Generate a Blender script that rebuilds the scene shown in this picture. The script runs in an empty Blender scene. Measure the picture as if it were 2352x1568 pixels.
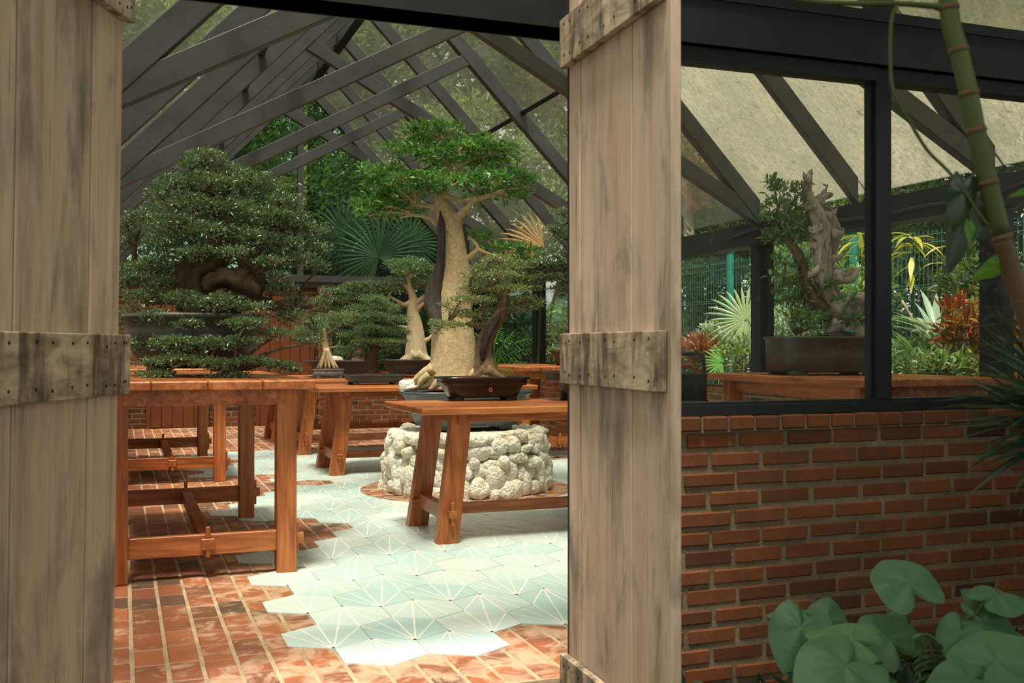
import bpy, math, random
import numpy as np
from mathutils import Vector
random.seed(7)
RNG = np.random.default_rng(11)
PI = math.pi
C = bpy.context.scene.collection

# ------------------------------------------------------------------ camera
FOC = 2400.0
YAW = math.radians(20.5)
PITCH = math.atan(13 / FOC)
HC = 1.25
_r = np.array([math.cos(YAW), -math.sin(YAW), 0.])
_h = np.array([math.sin(YAW), math.cos(YAW), 0.])
_z = np.array([0., 0., 1.])
_f = _h * math.cos(PITCH) + _z * math.sin(PITCH)
_u = _z * math.cos(PITCH) - _h * math.sin(PITCH)
CAM = np.array([0., 0., HC])
cd = bpy.data.cameras.new('camera')
cd.sensor_width = 36
cd.lens = FOC / 2352 * 36
cd.clip_start = 0.05
cd.clip_end = 400
cd.dof.use_dof = True
cd.dof.focus_distance = 8.5
cd.dof.aperture_fstop = 6.3
cam = bpy.data.objects.new('camera', cd)
C.objects.link(cam)
cam.location = CAM
cam.rotation_euler = (PI / 2 + PITCH, 0, -YAW)
sc = bpy.context.scene
sc.camera = cam
sc.view_settings.view_transform = 'Standard'
sc.view_settings.look = 'None'
sc.view_settings.gamma = 1
sc.view_settings.use_curve_mapping = False
sc.view_settings.exposure = 0.0


def W(px, py, Z):
    """point seen at photo pixel (px, py) at distance Z along the view axis"""
    return CAM + (_f + _r * (px - 1176) / FOC - _u * (py - 784) / FOC) * Z


def onplane(px, py, ax, val):
    d = _f + _r * (px - 1176) / FOC - _u * (py - 784) / FOC
    return CAM + d * ((val - CAM[ax]) / d[ax])


# ------------------------------------------------------------------ materials
MATS = {}


class NT:
    def __init__(s, name):
        m = bpy.data.materials.new(name)
        m.use_nodes = True
        s.m = m
        s.nt = m.node_tree
        s.nt.nodes.clear()
        s.out = s.n('ShaderNodeOutputMaterial')
        MATS[name] = m

    def n(s, t, **kw):
        nd = s.nt.nodes.new(t)
        for k, v in kw.items():
            if k.startswith('_'):
                setattr(nd, k[1:], v)
            else:
                key = k.replace('__', ' ')
                nd.inputs[key].default_value = v
        return nd

    def l(s, a, b):
        s.nt.links.new(a, b)

    def coords(s, scale=(1, 1, 1), kind='Object'):
        tc = s.n('ShaderNodeTexCoord')
        mp = s.n('ShaderNodeMapping')
        mp.inputs['Scale'].default_value = scale
        s.l(tc.outputs[kind], mp.inputs[0])
        return mp.outputs[0]

    def noise(s, co, scale, detail=4, rough=.55, dist=0):
        nd = s.n('ShaderNodeTexNoise')
        nd.inputs['Scale'].default_value = scale
        nd.inputs['Detail'].default_value = detail
        nd.inputs['Roughness'].default_value = rough
        nd.inputs['Distortion'].default_value = dist
        s.l(co, nd.inputs['Vector'])
        return nd.outputs['Fac']

    def ramp(s, fac, stops):
        r = s.n('ShaderNodeValToRGB')
        els = r.color_ramp.elements
        while len(els) < len(stops):
            els.new(.5)
        for e, (p, c) in zip(els, stops):
            e.position = p
            e.color = c if len(c) == 4 else (*c, 1)
        s.l(fac, r.inputs[0])
        return r.outputs[0]

    def mix(s, fac, a, b, mode='MIX'):
        m = s.n('ShaderNodeMix')
        m.data_type = 'RGBA'
        m.blend_type = mode
        for sock, v in ((m.inputs[0], fac), (m.inputs[6], a), (m.inputs[7], b)):
            if isinstance(v, (int, float)):
                sock.default_value = v
            elif isinstance(v, tuple):
                sock.default_value = v if len(v) == 4 else (*v, 1)
            else:
                s.l(v, sock)
        return m.outputs[2]

    def math(s, op, a, b=0.):
        m = s.n('ShaderNodeMath')
        m.operation = op
        for sock, v in ((m.inputs[0], a), (m.inputs[1], b)):
            if isinstance(v, (int, float)):
                sock.default_value = v
            else:
                s.l(v, sock)
        return m.outputs[0]

    def attr(s, name):
        a = s.n('ShaderNodeAttribute')
        a.attribute_name = name
        return a.outputs['Fac']

    def bump(s, h, strength=.3, dist=.01):
        b = s.n('ShaderNodeBump')
        b.inputs['Strength'].default_value = strength
        b.inputs['Distance'].default_value = dist
        s.l(h, b.inputs['Height'])
        return b.outputs[0]

    def pbr(s, col, rough=.6, spec=.4, normal=None, metal=0):
        p = s.n('ShaderNodeBsdfPrincipled')
        if isinstance(col, tuple):
            p.inputs['Base Color'].default_value = (*col, 1)
        else:
            s.l(col, p.inputs['Base Color'])
        if isinstance(rough, (int, float)):
            p.inputs['Roughness'].default_value = rough
        else:
            s.l(rough, p.inputs['Roughness'])
        p.inputs['Specular IOR Level'].default_value = spec
        p.inputs['Metallic'].default_value = metal
        if normal is not None:
            s.l(normal, p.inputs['Normal'])
        return p.outputs[0]

    def fin(s, sh):
        s.l(sh, s.out.inputs[0])
        return s.m


def m_plain(name, col, rough=.6, spec=.4, var=.15, scale=8, bump=.1):
    t = NT(name)
    co = t.coords()
    f = t.noise(co, scale, 5)
    c = t.ramp(f, [(.25, tuple(x * (1 - var) for x in col)), (.75, tuple(min(1, x * (1 + var)) for x in col))])
    return t.fin(t.pbr(c, rough, spec, t.bump(t.noise(co, scale * 6, 4), bump, .004)))


def m_wood(name, axis, dark=(.165, .042, .012), mid=(.38, .108, .027), light=(.60, .21, .06), rough=.38):
    t = NT(name)
    sc_ = [9, 9, 9]
    sc_[axis] = .7
    co = t.coords(tuple(sc_))
    co2 = t.coords(tuple(2 if i != axis else .3 for i in range(3)))
    g = t.noise(co, 3.2, 6, .6, .6)
    g2 = t.noise(co2, 2.4, 3, .5)
    f = t.math('ADD', t.math('MULTIPLY', g, .62), t.math('MULTIPLY', g2, .38))
    c = t.ramp(f, [(.34, dark), (.5, mid), (.66, light)])
    return t.fin(t.pbr(c, rough, .5, t.bump(g, .12, .003)))


def m_leaf(name, a, b, trans=.28, rough=.38, spec=.5, c3=None):
    t = NT(name)
    v = t.attr('var')
    stops = [(0., a), (.8, b)]
    if c3:
        stops.append((1., c3))
    col = t.ramp(v, stops)
    d = t.pbr(col, rough, spec)
    tr = t.n('ShaderNodeBsdfTranslucent')
    tc = t.mix(.5, col, (.35, .5, .06), 'MIX')
    t.l(tc, tr.inputs[0])
    m = t.n('ShaderNodeMixShader')
    m.inputs[0].default_value = trans
    t.l(d, m.inputs[1])
    t.l(tr.outputs[0], m.inputs[2])
    return t.fin(m.outputs[0])


def m_bark(name, dark, light, scale=14, stretch=.35, bump=.5, rough=.8):
    t = NT(name)
    co = t.coords((1, 1, stretch))
    n1 = t.noise(co, scale, 7, .65, .4)
    n2 = t.noise(co, scale * 3.5, 5, .7)
    f = t.math('ADD', t.math('MULTIPLY', n1, .6), t.math('MULTIPLY', n2, .4))
    c = t.ramp(f, [(.33, dark), (.52, tuple((x + y) / 2 for x, y in zip(dark, light))), (.68, light)])
    return t.fin(t.pbr(c, rough, .2, t.bump(f, bump, .02)))


def m_glass(name, dirt, tint, film, speck=.5):
    t = NT(name)
    co = t.coords()
    lay = t.n('ShaderNodeLayerWeight')
    lay.inputs[0].default_value = .12
    tr = t.n('ShaderNodeBsdfTransparent')
    tr.inputs[0].default_value = (*tint, 1)
    gl = t.n('ShaderNodeBsdfGlossy')
    gl.inputs['Roughness'].default_value = .03
    m1 = t.n('ShaderNodeMixShader')
    t.l(t.math('MULTIPLY', lay.outputs['Fresnel'], .55), m1.inputs[0])
    t.l(tr.outputs[0], m1.inputs[1])
    t.l(gl.outputs[0], m1.inputs[2])
    n1 = t.noise(co, 2.2, 6, .62, .5)
    n2 = t.noise(t.coords((1, 1, 1)), 40, 5, .7)
    n3 = t.noise(t.coords((1.2, 5.5, .5)), 9, 5, .7, .6)
    filmc = t.ramp(t.math('ADD', t.math('MULTIPLY', n2, .55), t.math('MULTIPLY', n3, .45)),
                   [(.34, tuple(x * .45 for x in film)), (.52, film), (.72, tuple(min(1, x * 1.35) for x in film))])
    big = t.noise(co, .9, 4, .6, .8)
    filmc = t.mix(t.ramp(big, [(.38, (0.,) * 3), (.62, (.6,) * 3)]), filmc, (film[0] * .62, film[1] * .66, film[2] * .62))
    tl = t.n('ShaderNodeBsdfTranslucent')
    t.l(filmc, tl.inputs[0])
    df = t.n('ShaderNodeBsdfDiffuse')
    t.l(filmc, df.inputs[0])
    m2 = t.n('ShaderNodeMixShader')
    m2.inputs[0].default_value = .3
    t.l(tl.outputs[0], m2.inputs[1])
    t.l(df.outputs[0], m2.inputs[2])
    fac = t.ramp(n1, [(.25, (dirt * .55,) * 3), (.7, (min(1, dirt * 1.35),) * 3)])
    n4 = t.noise(co, 15, 3, .6, 1.)
    fac = t.mix(t.ramp(n4, [(.60, (0.,) * 3), (.66, (.6,) * 3)]), fac, (.08, .08, .08))
    m3 = t.n('ShaderNodeMixShader')
    t.l(fac, m3.inputs[0])
    t.l(m1.outputs[0], m3.inputs[1])
    t.l(m2.outputs[0], m3.inputs[2])
    return t.fin(m3.outputs[0])


def m_brickwork():
    """bricks: colour from a per-brick value, dirt and pores by noise"""
    t = NT('brick')
    co = t.coords()
    v = t.attr('var')
    c = t.ramp(v, [(0, (.05, .028, .018)), (.14, (.10, .038, .02)), (.5, (.17, .058, .024)), (1, (.265, .088, .034))])
    n = t.noise(co, 14, 6, .65)
    c = t.mix(t.ramp(n, [(.3, (.55,) * 3), (.62, (0.,) * 3)]), c, (.09, .05, .03))
    nb = t.noise(co, 90, 5, .7)
    return t.fin(t.pbr(c, .85, .2, t.bump(nb, .5, .004)))


def m_floorbrick():
    t = NT('floor_brick')
    co = t.coords()
    v = t.attr('var')
    c = t.ramp(v, [(0, (.11, .068, .045)), (.15, (.18, .076, .042)), (.55, (.29, .098, .045)), (1, (.40, .14, .062))])
    n = t.noise(co, 6.5, 7, .66, .8)
    haze = t.attr('haze')
    thr = t.math('ADD', n, t.math('MULTIPLY', haze, .16))
    c = t.mix(t.ramp(thr, [(.55, (0.,) * 3), (.68, (.75,) * 3)]), c, (.56, .38, .25))
    n2 = t.noise(co, 5, 4, .5)
    c = t.mix(t.ramp(n2, [(.28, (.5,) * 3), (.45, (0.,) * 3)]), c, (.10, .055, .035))
    return t.fin(t.pbr(c, .55, .35, t.bump(t.noise(co, 60, 6, .7), .35, .004)))


def m_mortar(name, col):
    t = NT(name)
    co = t.coords()
    n = t.noise(co, 120, 5, .75)
    c = t.ramp(t.noise(co, 6, 5, .6), [(.3, tuple(x * .62 for x in col)), (.65, col)])
    c = t.mix(.35, c, t.ramp(n, [(.3, (.05, .04, .03)), (.7, (.9, .8, .65))]), 'OVERLAY')
    return t.fin(t.pbr(c, .95, .1, t.bump(n, 1., .008)))


def m_weathered():
    t = NT('weathered_wood')
    co = t.coords((7, 7, .45))
    co2 = t.coords((26, 26, 1.6))
    tc = t.n('ShaderNodeTexCoord')
    oi = t.n('ShaderNodeObjectInfo')
    va = t.n('ShaderNodeVectorMath')
    va.operation = 'ADD'
    t.l(co, va.inputs[0])
    rv = t.n('ShaderNodeCombineXYZ')
    t.l(t.math('MULTIPLY', oi.outputs['Random'], 37.), rv.inputs[0])
    t.l(t.math('MULTIPLY', oi.outputs['Random'], 11.), rv.inputs[2])
    t.l(rv.outputs[0], va.inputs[1])
    g = t.noise(va.outputs[0], 1.5, 7, .62, .5)
    fine = t.noise(co2, 3, 5, .7, .2)
    blotch = t.noise(t.coords((3.2, 3.2, 1.0)), 1.8, 5, .6, .4)
    f = t.math('ADD', t.math('MULTIPLY', g, .6), t.math('MULTIPLY', t.math('ADD', t.math('MULTIPLY', fine, .5), t.math('MULTIPLY', t.noise(t.coords((5, 5, 1.1)), 2.2, 5, .62, .8), .5)), .4))
    c = t.ramp(f, [(.20, (.13, .092, .066)), (.36, (.36, .265, .195)), (.5, (.52, .395, .295)), (.64, (.64, .50, .385)), (.8, (.72, .59, .47))])
    c = t.mix(t.ramp(blotch, [(.34, (.75,) * 3), (.50, (0.,) * 3)]), c, (.15, .13, .10))
    c = t.mix(t.ramp(blotch, [(.58, (0.,) * 3), (.72, (.4,) * 3)]), c, (.55, .36, .19))
    cracks = t.noise(t.coords((60, 60, .9)), 1.2, 3, .5, .2)
    c = t.mix(t.ramp(cracks, [(.27, (.85,) * 3), (.32, (0.,) * 3)]), c, (.035, .022, .014))
    return t.fin(t.pbr(c, .8, .2, t.bump(f, .5, .004)))


def m_batten():
    t = NT('stained_batten_wood')
    co = t.coords((6, 6, 6))
    g = t.noise(t.coords((5, 5, 14)), 1.3, 6, .6, .6)
    v = t.noise(t.coords((9, 9, 1.5)), 1.3, 5, .6, .3)
    c = t.ramp(g, [(.3, (.2, .15, .10)), (.5, (.44, .345, .235)), (.7, (.60, .49, .35))])
    c = t.mix(t.ramp(v, [(.38, (.85,) * 3), (.55, (0.,) * 3)]), c, (.055, .042, .03))
    return t.fin(t.pbr(c, .85, .2, t.bump(g, .5, .004)))


def m_stone():
    t = NT('coral_stone')
    co = t.coords()
    n = t.noise(co, 9, 7, .65)
    n2 = t.noise(co, 38, 6, .7)
    vo = t.n('ShaderNodeTexVoronoi')
    vo.inputs['Scale'].default_value = 42
    t.l(co, vo.inputs['Vector'])
    c = t.ramp(n, [(.26, (.34, .28, .18)), (.42, (.74, .68, .54)), (.58, (.90, .87, .78))])
    c = t.mix(t.ramp(vo.outputs['Distance'], [(.10, (.75,) * 3), (.24, (0.,) * 3)]), c, (.20, .15, .085))
    c = t.mix(t.ramp(n2, [(.3, (.5,) * 3), (.42, (0.,) * 3)]), c, (.36, .29, .19))
    h = t.math('ADD', t.math('MULTIPLY', n2, .8), t.math('MULTIPLY', vo.outputs['Distance'], .9))
    return t.fin(t.pbr(c, .9, .15, t.bump(h, .8, .02)))


def m_tile():
    t = NT('aqua_tile')
    co = t.coords()
    v = t.attr('var')
    c = t.ramp(v, [(0, (.47, .66, .65)), (1, (.64, .765, .735))])
    n = t.noise(co, 3.2, 5, .6)
    c = t.mix(t.ramp(n, [(.5, (0.,) * 3), (.72, (.35,) * 3)]), c, (.66, .70, .58))
    return t.fin(t.pbr(c, .30, .5, t.bump(t.noise(co, 30, 4), .04, .002)))


m_steel = NT('painted_steel')
_co = m_steel.coords()
_n = m_steel.noise(_co, 3, 6, .6)
_c = m_steel.ramp(_n, [(.3, (.040, .042, .042)), (.7, (.075, .076, .074))])
_s = m_steel.ramp(m_steel.noise(_co, 34, 4, .6), [(.73, (0.,) * 3), (.76, (.8,) * 3)])
m_steel.fin(m_steel.pbr(m_steel.mix(_s, _c, (.24, .235, .22)), .42, .5, m_steel.bump(_n, .05, .003)))
m_plain('front_steel', (.013, .016, .0155), .5, .25)
m_brickwork(); m_floorbrick(); m_weathered(); m_batten(); m_stone(); m_tile()
m_mortar('mortar', (.33, .27, .18))
m_mortar('floor_mortar', (.72, .55, .38))
m_mortar('soil', (.115, .045, .022))
m_mortar('ground_soil', (.07, .05, .032))
m_plain('cream_line', (.92, .88, .80), .4, .4, .05)
m_plain('tile_joint', (.22, .26, .22), .9, .1)
for _a, _nm in enumerate('xyz'):
    m_wood('table_wood_' + _nm, _a)
m_plain('peg_wood', (.16, .045, .016), .5)
m_glass('roof_glass', .08, (.91, .92, .89), (.33, .34, .25))
m_glass('dirty_roof_glass', .60, (.80, .84, .76), (.72, .66, .545))  # dirt film; its pale tone also stands in for brighter light
m_glass('gable_glass', .34, (.80, .84, .78), (.60, .56, .46))
m_glass('clear_glass', .015, (.93, .95, .94), (.5, .5, .45))
m_glass('back_glass', .07, (.55, .68, .60), (.25, .30, .24))
m_leaf('juniper_leaf', (.035, .075, .038), (.13, .215, .11), .2, .30, .7, (.36, .44, .26))
m_leaf('ficus_leaf', (.025, .15, .035), (.13, .40, .09), .3, .26, .7, (.48, .66, .16))
m_leaf('pale_leaf', (.09, .14, .06), (.28, .34, .16), .3, .36, .6, (.50, .55, .28))
m_leaf('myrtle_leaf', (.05, .12, .06), (.17, .29, .14), .25, .36, .6, (.38, .50, .3))
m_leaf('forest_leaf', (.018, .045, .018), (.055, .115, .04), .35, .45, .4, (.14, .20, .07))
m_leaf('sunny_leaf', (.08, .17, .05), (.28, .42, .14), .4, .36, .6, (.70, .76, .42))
m_leaf('fan_leaf', (.33, .48, .20), (.58, .68, .36), .4, .4, .4)
m_leaf('dark_fan_leaf', (.02, .045, .022), (.07, .12, .06), .3, .4, .4)
m_leaf('croton_leaf', (.10, .010, .006), (.50, .045, .012), .25, .35, .5, (.60, .28, .04))
m_leaf('yellow_leaf', (.36, .40, .03), (.75, .62, .05), .4, .4, .4, (.85, .75, .25))
m_leaf('silver_leaf', (.22, .32, .20), (.46, .56, .40), .3, .4, .4)
m_leaf('pepper_leaf', (.035, .09, .045), (.075, .18, .07), .2, .5, .35)
m_leaf('shade_leaf', (.010, .032, .022), (.024, .066, .042), .12, .4, .5)
m_leaf('lime_leaf', (.05, .20, .02), (.10, .32, .03), .5, .4, .4)
m_leaf('dry_leaf', (.30, .17, .07), (.52, .34, .16), .3, .6, .2)
m_leaf('frond_leaf', (.08, .32, .05), (.24, .58, .12), .35, .35, .5)
m_bark('pale_bark', (.36, .25, .12), (.74, .58, .36), 30, .9, .6)
m_bark('smooth_pale_bark', (.42, .335, .20), (.66, .56, .38), 9, .4, .25)
m_bark('dark_bark', (.045, .030, .018), (.16, .105, .06), 16, .4, .8)
m_bark('brown_bark', (.10, .062, .035), (.30, .20, .12), 14, .4, .7)
m_bark('hollow_wood', (.030, .024, .022), (.12, .10, .09), 22, .08, 1.)
m_bark('driftwood', (.05, .03, .018), (.88, .76, .64), 15, .22, 1.)
m_bark('branch_bark', (.20, .14, .08), (.42, .32, .2), 16, .6, .3)
m_bark('grey_trunk', (.20, .16, .12), (.48, .42, .34), 5, .3, .6)
m_bark('stem_green', (.035, .058, .014), (.085, .115, .03), 8, .25, .15, .45)
m_bark('stem_brown', (.06, .038, .018), (.13, .08, .035), 8, .25, .15, .5)
m_plain('node_ring', (.10, .06, .025), .6, .3)
m_plain('black_glaze', (.009, .011, .014), .24, .4, .2, 6, .03)
m_plain('grey_glaze', (.060, .078, .082), .35, .5, .15, 5)
m_plain('brown_clay', (.065, .045, .034), .45, .4, .2, 5)
m_plain('dark_clay', (.055, .048, .040), .42, .4, .2, 5)
m_plain('teal_glaze', (.055, .105, .115), .35, .5, .25, 5)
m_plain('carved_clay', (.17, .165, .16), .6, .3, .5, 18, .8)
m_plain('gold_mark', (.40, .15, .05), .4, .4)
m_plain('white_stone', (.62, .58, .50), .9, .2, .25, 12, .5)
m_plain('teal_fence', (.03, .34, .27), .4, .5)
m_plain('fence_wire', (.09, .33, .26), .4, .5)
m_leaf('broad_leaf', (.05, .13, .05), (.20, .36, .13), .25, .33, .7, (.45, .60, .30))
m_plain('nail_hole', (.012, .009, .007), .9, .1)
m_plain('black_rubber', (.012, .013, .014), .5, .4)
m_plain('turquoise_tape', (.02, .38, .30), .5, .4)
m_plain('white_tag', (.6, .57, .48), .6, .3)


# ------------------------------------------------------------------ objects
def link(o, parent=None):
    C.objects.link(o)
    if parent is not None:
        o.parent = parent
    return o


OFF = {}


def thing(name, label, cat, loc=(0, 0, 0), group=None, kind=None):
    o = bpy.data.objects.new(name, None)
    o.empty_display_size = .1
    o.location = tuple(float(x) for x in loc)
    C.objects.link(o)
    OFF[o.name] = np.array([float(x) for x in loc])
    if kind:
        o['kind'] = kind
    if label:
        o['label'] = label
    if cat:
        o['category'] = cat
    if group:
        o['group'] = group
    return o


def off_of(p):
    while p is not None:
        if p.name in OFF:
            return OFF[p.name]
        p = p.parent
    return np.zeros(3)


def tag(o, label=None, cat=None, group=None, kind=None):
    if label: o['label'] = label
    if cat: o['category'] = cat
    if group: o['group'] = group
    if kind: o['kind'] = kind
    return o


class MB:
    def __init__(s):
        s.v = []; s.f = []; s.mi = []; s.var = []; s.haze = []; s.cm = 0; s.cv = .5; s.ch = 0.; s.sm = []; s.smooth = False; s.open = False

    def add(s, vs, fs):
        b = len(s.v)
        s.v.extend([tuple(map(float, p)) for p in vs])
        s.var.extend([s.cv] * len(vs))
        s.haze.extend([s.ch] * len(vs))
        for f in fs:
            s.f.append(tuple(b + i for i in f))
            s.mi.append(s.cm)
            s.sm.append(s.smooth)
        return s

    def box(s, a, b):
        (x0, y0, z0), (x1, y1, z1) = a, b
        x0, x1 = min(x0, x1), max(x0, x1); y0, y1 = min(y0, y1), max(y0, y1); z0, z1 = min(z0, z1), max(z0, z1)
        vs = [(x, y, z) for z in (z0, z1) for y in (y0, y1) for x in (x0, x1)]
        return s.add(vs, [(0, 2, 3, 1), (4, 5, 7, 6), (0, 1, 5, 4), (2, 6, 7, 3), (0, 4, 6, 2), (1, 3, 7, 5)])

    def cbox(s, a, b, c=.004):
        """box with chamfered edges"""
        a0, b0 = np.array(a, float), np.array(b, float)
        a = np.minimum(a0, b0); b2 = np.maximum(a0, b0)
        m = (a + b2) / 2; h = (b2 - a) / 2
        c = min(c, h.min() * .45)
        vs = []; idx = {}
        for sx in (-1, 1):
            for sy in (-1, 1):
                for sz in (-1, 1):
                    for ax in range(3):
                        p = np.array([sx, sy, sz]) * (h - c)
                        p[ax] = (sx, sy, sz)[ax] * h[ax]
                        idx[(sx, sy, sz, ax)] = len(vs)
                        vs.append(m + p)
        fs = []
        for ax in range(3):
            o = [i for i in range(3) if i != ax]
            for sg in (-1, 1):
                q = []
                for (p1, p2) in ((-1, -1), (1, -1), (1, 1), (-1, 1)):
                    k = [0, 0, 0]; k[ax] = sg; k[o[0]] = p1; k[o[1]] = p2
                    q.append(idx[(*k, ax)])
                fl = (sg > 0) ^ (ax == 1)
                fs.append(tuple(q) if fl else tuple(q[::-1]))
        for ax in range(3):
            o = [i for i in range(3) if i != ax]
            for s1 in (-1, 1):
                for s2 in (-1, 1):
                    k0 = [0, 0, 0]; k1 = [0, 0, 0]
                    for k, e in ((k0, -1), (k1, 1)):
                        k[ax] = e; k[o[0]] = s1; k[o[1]] = s2
                    q = (idx[(*k0, o[0])], idx[(*k1, o[0])], idx[(*k1, o[1])], idx[(*k0, o[1])])
                    fs.append(q)
        for sx in (-1, 1):
            for sy in (-1, 1):
                for sz in (-1, 1):
                    fs.append((idx[(sx, sy, sz, 0)], idx[(sx, sy, sz, 1)], idx[(sx, sy, sz, 2)]))
        return s.add(vs, fs)

    def beam(s, p, q, w, h, up=(0, 0, 1), c=0.):
        """rectangular bar from p to q; w across, h along up"""
        p = np.array(p, float); q = np.array(q, float)
        d = q - p; L = np.linalg.norm(d); d /= L
        up = np.array(up, float); sd = np.cross(d, up); sd /= np.linalg.norm(sd); u = np.cross(sd, d)
        n0 = len(s.v)
        if c > 0:
            s.cbox((-w / 2, 0, -h / 2), (w / 2, L, h / 2), c)
        else:
            s.box((-w / 2, 0, -h / 2), (w / 2, L, h / 2))
        for i in range(n0, len(s.v)):
            x, y, z = s.v[i]
            s.v[i] = tuple(p + sd * x + d * y + u * z)
        return s

    def loft(s, rings, close=True, cap=True):
        n = len(rings[0]); vs = [p for r in rings for p in r]; fs = []
        for i in range(len(rings) - 1):
            for j in range(n if close else n - 1):
                k = (j + 1) % n
                fs.append((i * n + j, i * n + k, (i + 1) * n + k, (i + 1) * n + j))
        if cap:
            fs.append(tuple(range(n))[::-1])
            fs.append(tuple((len(rings) - 1) * n + j for j in range(n)))
        return s.add(vs, fs)

    def tube(s, pts, rad, seg=8, sub=3, rough=0., flute=0., seed=0, cap=True):
        """smooth tapered tube through pts (Catmull-Rom), radius per point"""
        P = np.array(pts, float); R = np.array(rad if hasattr(rad, '__len__') else [rad] * len(P), float)
        if sub > 1 and len(P) > 2:
            Pe = np.vstack([2 * P[0] - P[1], P, 2 * P[-1] - P[-2]])
            out = []; ro = []
            for i in range(1, len(Pe) - 2):
                for k in range(sub):
                    t = k / sub
                    a, b, c_, d_ = Pe[i - 1:i + 3]
                    out.append(.5 * (2 * b + (c_ - a) * t + (2 * a - 5 * b + 4 * c_ - d_) * t * t + (3 * b - a - 3 * c_ + d_) * t ** 3))
                    ro.append(R[i - 1] * (1 - t) + R[i] * t)
            out.append(P[-1]); ro.append(R[-1])
            P = np.array(out); R = np.array(ro)
        T = np.gradient(P, axis=0)
        T /= np.linalg.norm(T, axis=1)[:, None] + 1e-12
        nrm = np.cross(T[0], (0.3, .9, .2)); nrm /= np.linalg.norm(nrm)
        rings = []
        rs = np.random.default_rng(seed + 5)
        ph = rs.uniform(0, 6.28, 4)
        for i in range(len(P)):
            nrm = nrm - T[i] * np.dot(nrm, T[i]); nrm /= np.linalg.norm(nrm)
            bn = np.cross(T[i], nrm)
            ring = []
            for j in range(seg):
                a = 2 * PI * j / seg
                k = 1 + flute * (.5 * math.sin(3 * a + ph[0] + i * .12) + .35 * math.sin(5 * a + ph[1] - i * .1) + .2 * math.sin(8 * a + ph[2])) + (rough * rs.normal() if rough else 0)
                ring.append(P[i] + (nrm * math.cos(a) + bn * math.sin(a)) * R[i] * k)
            rings.append(ring)
        o = s.smooth; s.smooth = True
        s.loft(rings, cap=cap)
        s.smooth = o
        return s

    def build(s, name, mats, parent=None, bevel=0.):
        me = bpy.data.meshes.new(name)
        off = off_of(parent)
        V = np.array(s.v, float) - off
        me.from_pydata([tuple(p) for p in V], [], s.f)
        if isinstance(mats, str):
            mats = [mats]
        for m in mats:
            me.materials.append(MATS[m])
        me.polygons.foreach_set('material_index', s.mi)
        me.polygons.foreach_set('use_smooth', s.sm)
        if len(set(s.var)) > 1:
            me.attributes.new('var', 'FLOAT', 'POINT').data.foreach_set('value', s.var)
            if any(s.haze):
                me.attributes.new('haze', 'FLOAT', 'POINT').data.foreach_set('value', s.haze)
        me.update()
        if len(me.polygons) < 60000 and not s.open:
            import bmesh
            bm = bmesh.new(); bm.from_mesh(me); bmesh.ops.recalc_face_normals(bm, faces=bm.faces); bm.to_mesh(me); bm.free()
        o = bpy.data.objects.new(name, me)
        link(o, parent)
        if bevel:
            b = o.modifiers.new('bevel', 'BEVEL'); b.width = bevel; b.segments = 2; b.limit_method = 'ANGLE'
        return o


def nrmz(a):
    return a / (np.linalg.norm(a, axis=-1, keepdims=True) + 1e-12)


DIAMOND = (np.array([(0, 0, 0), (.42, .5, .10), (1, 0, -.04), (.42, -.5, .10)], float), [(0, 1, 2), (0, 2, 3)])
OVAL = (np.array([(0, 0, 0), (.3, .42, .08), (.68, .36, .06), (1, 0, -.08), (.68, -.36, .06), (.3, -.42, .08), (.35, 0, -.02), (.7, 0, -.03)], float),
        [(0, 1, 6), (1, 2, 7), (1, 7, 6), (2, 3, 7), (3, 4, 7), (4, 5, 6), (4, 6, 7), (5, 0, 6)])


def leaf_arrays(P, D, Nn, L, wr, tmpl=DIAMOND, var=None):
    T, F = tmpl
    n = len(P)
    D = nrmz(D); S = nrmz(np.cross(D, Nn)); N2 = np.cross(S, D)
    L = np.broadcast_to(L, (n,))[:, None, None]
    V = P[:, None, :] + L * (T[None, :, 0, None] * D[:, None, :] + wr * T[None, :, 1, None] * S[:, None, :] + T[None, :, 2, None] * N2[:, None, :])
    F = np.array(F)
    FF = (F[None] + (np.arange(n) * len(T))[:, None, None]).reshape(-1, 3)
    if var is None:
        var = RNG.random(n)
    return V.reshape(-1, 3), FF, np.repeat(var, len(T))


def tri_obj(name, parts, mat, parent=None, smooth=False):
    Vs = []; Fs = []; A = []; b = 0
    for V, F, a in parts:
        Vs.append(V); Fs.append(F + b); A.append(a); b += len(V)
    V = np.vstack(Vs) - off_of(parent); F = np.vstack(Fs); A = np.concatenate(A)
    me = bpy.data.meshes.new(name)
    me.vertices.add(len(V)); me.vertices.foreach_set('co', V.astype(np.float32).ravel())
    me.loops.add(len(F) * 3); me.loops.foreach_set('vertex_index', F.astype(np.int32).ravel())
    me.polygons.add(len(F)); me.polygons.foreach_set('loop_start', np.arange(0, len(F) * 3, 3, dtype=np.int32))
    me.polygons.foreach_set('loop_total', np.full(len(F), 3, dtype=np.int32))
    me.materials.append(MATS[mat])
    me.attributes.new('var', 'FLOAT', 'POINT').data.foreach_set('value', A.astype(np.float32))
    me.update(calc_edges=True)
    me.validate()
    o = bpy.data.objects.new(name, me)
    return link(o, parent)


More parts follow.
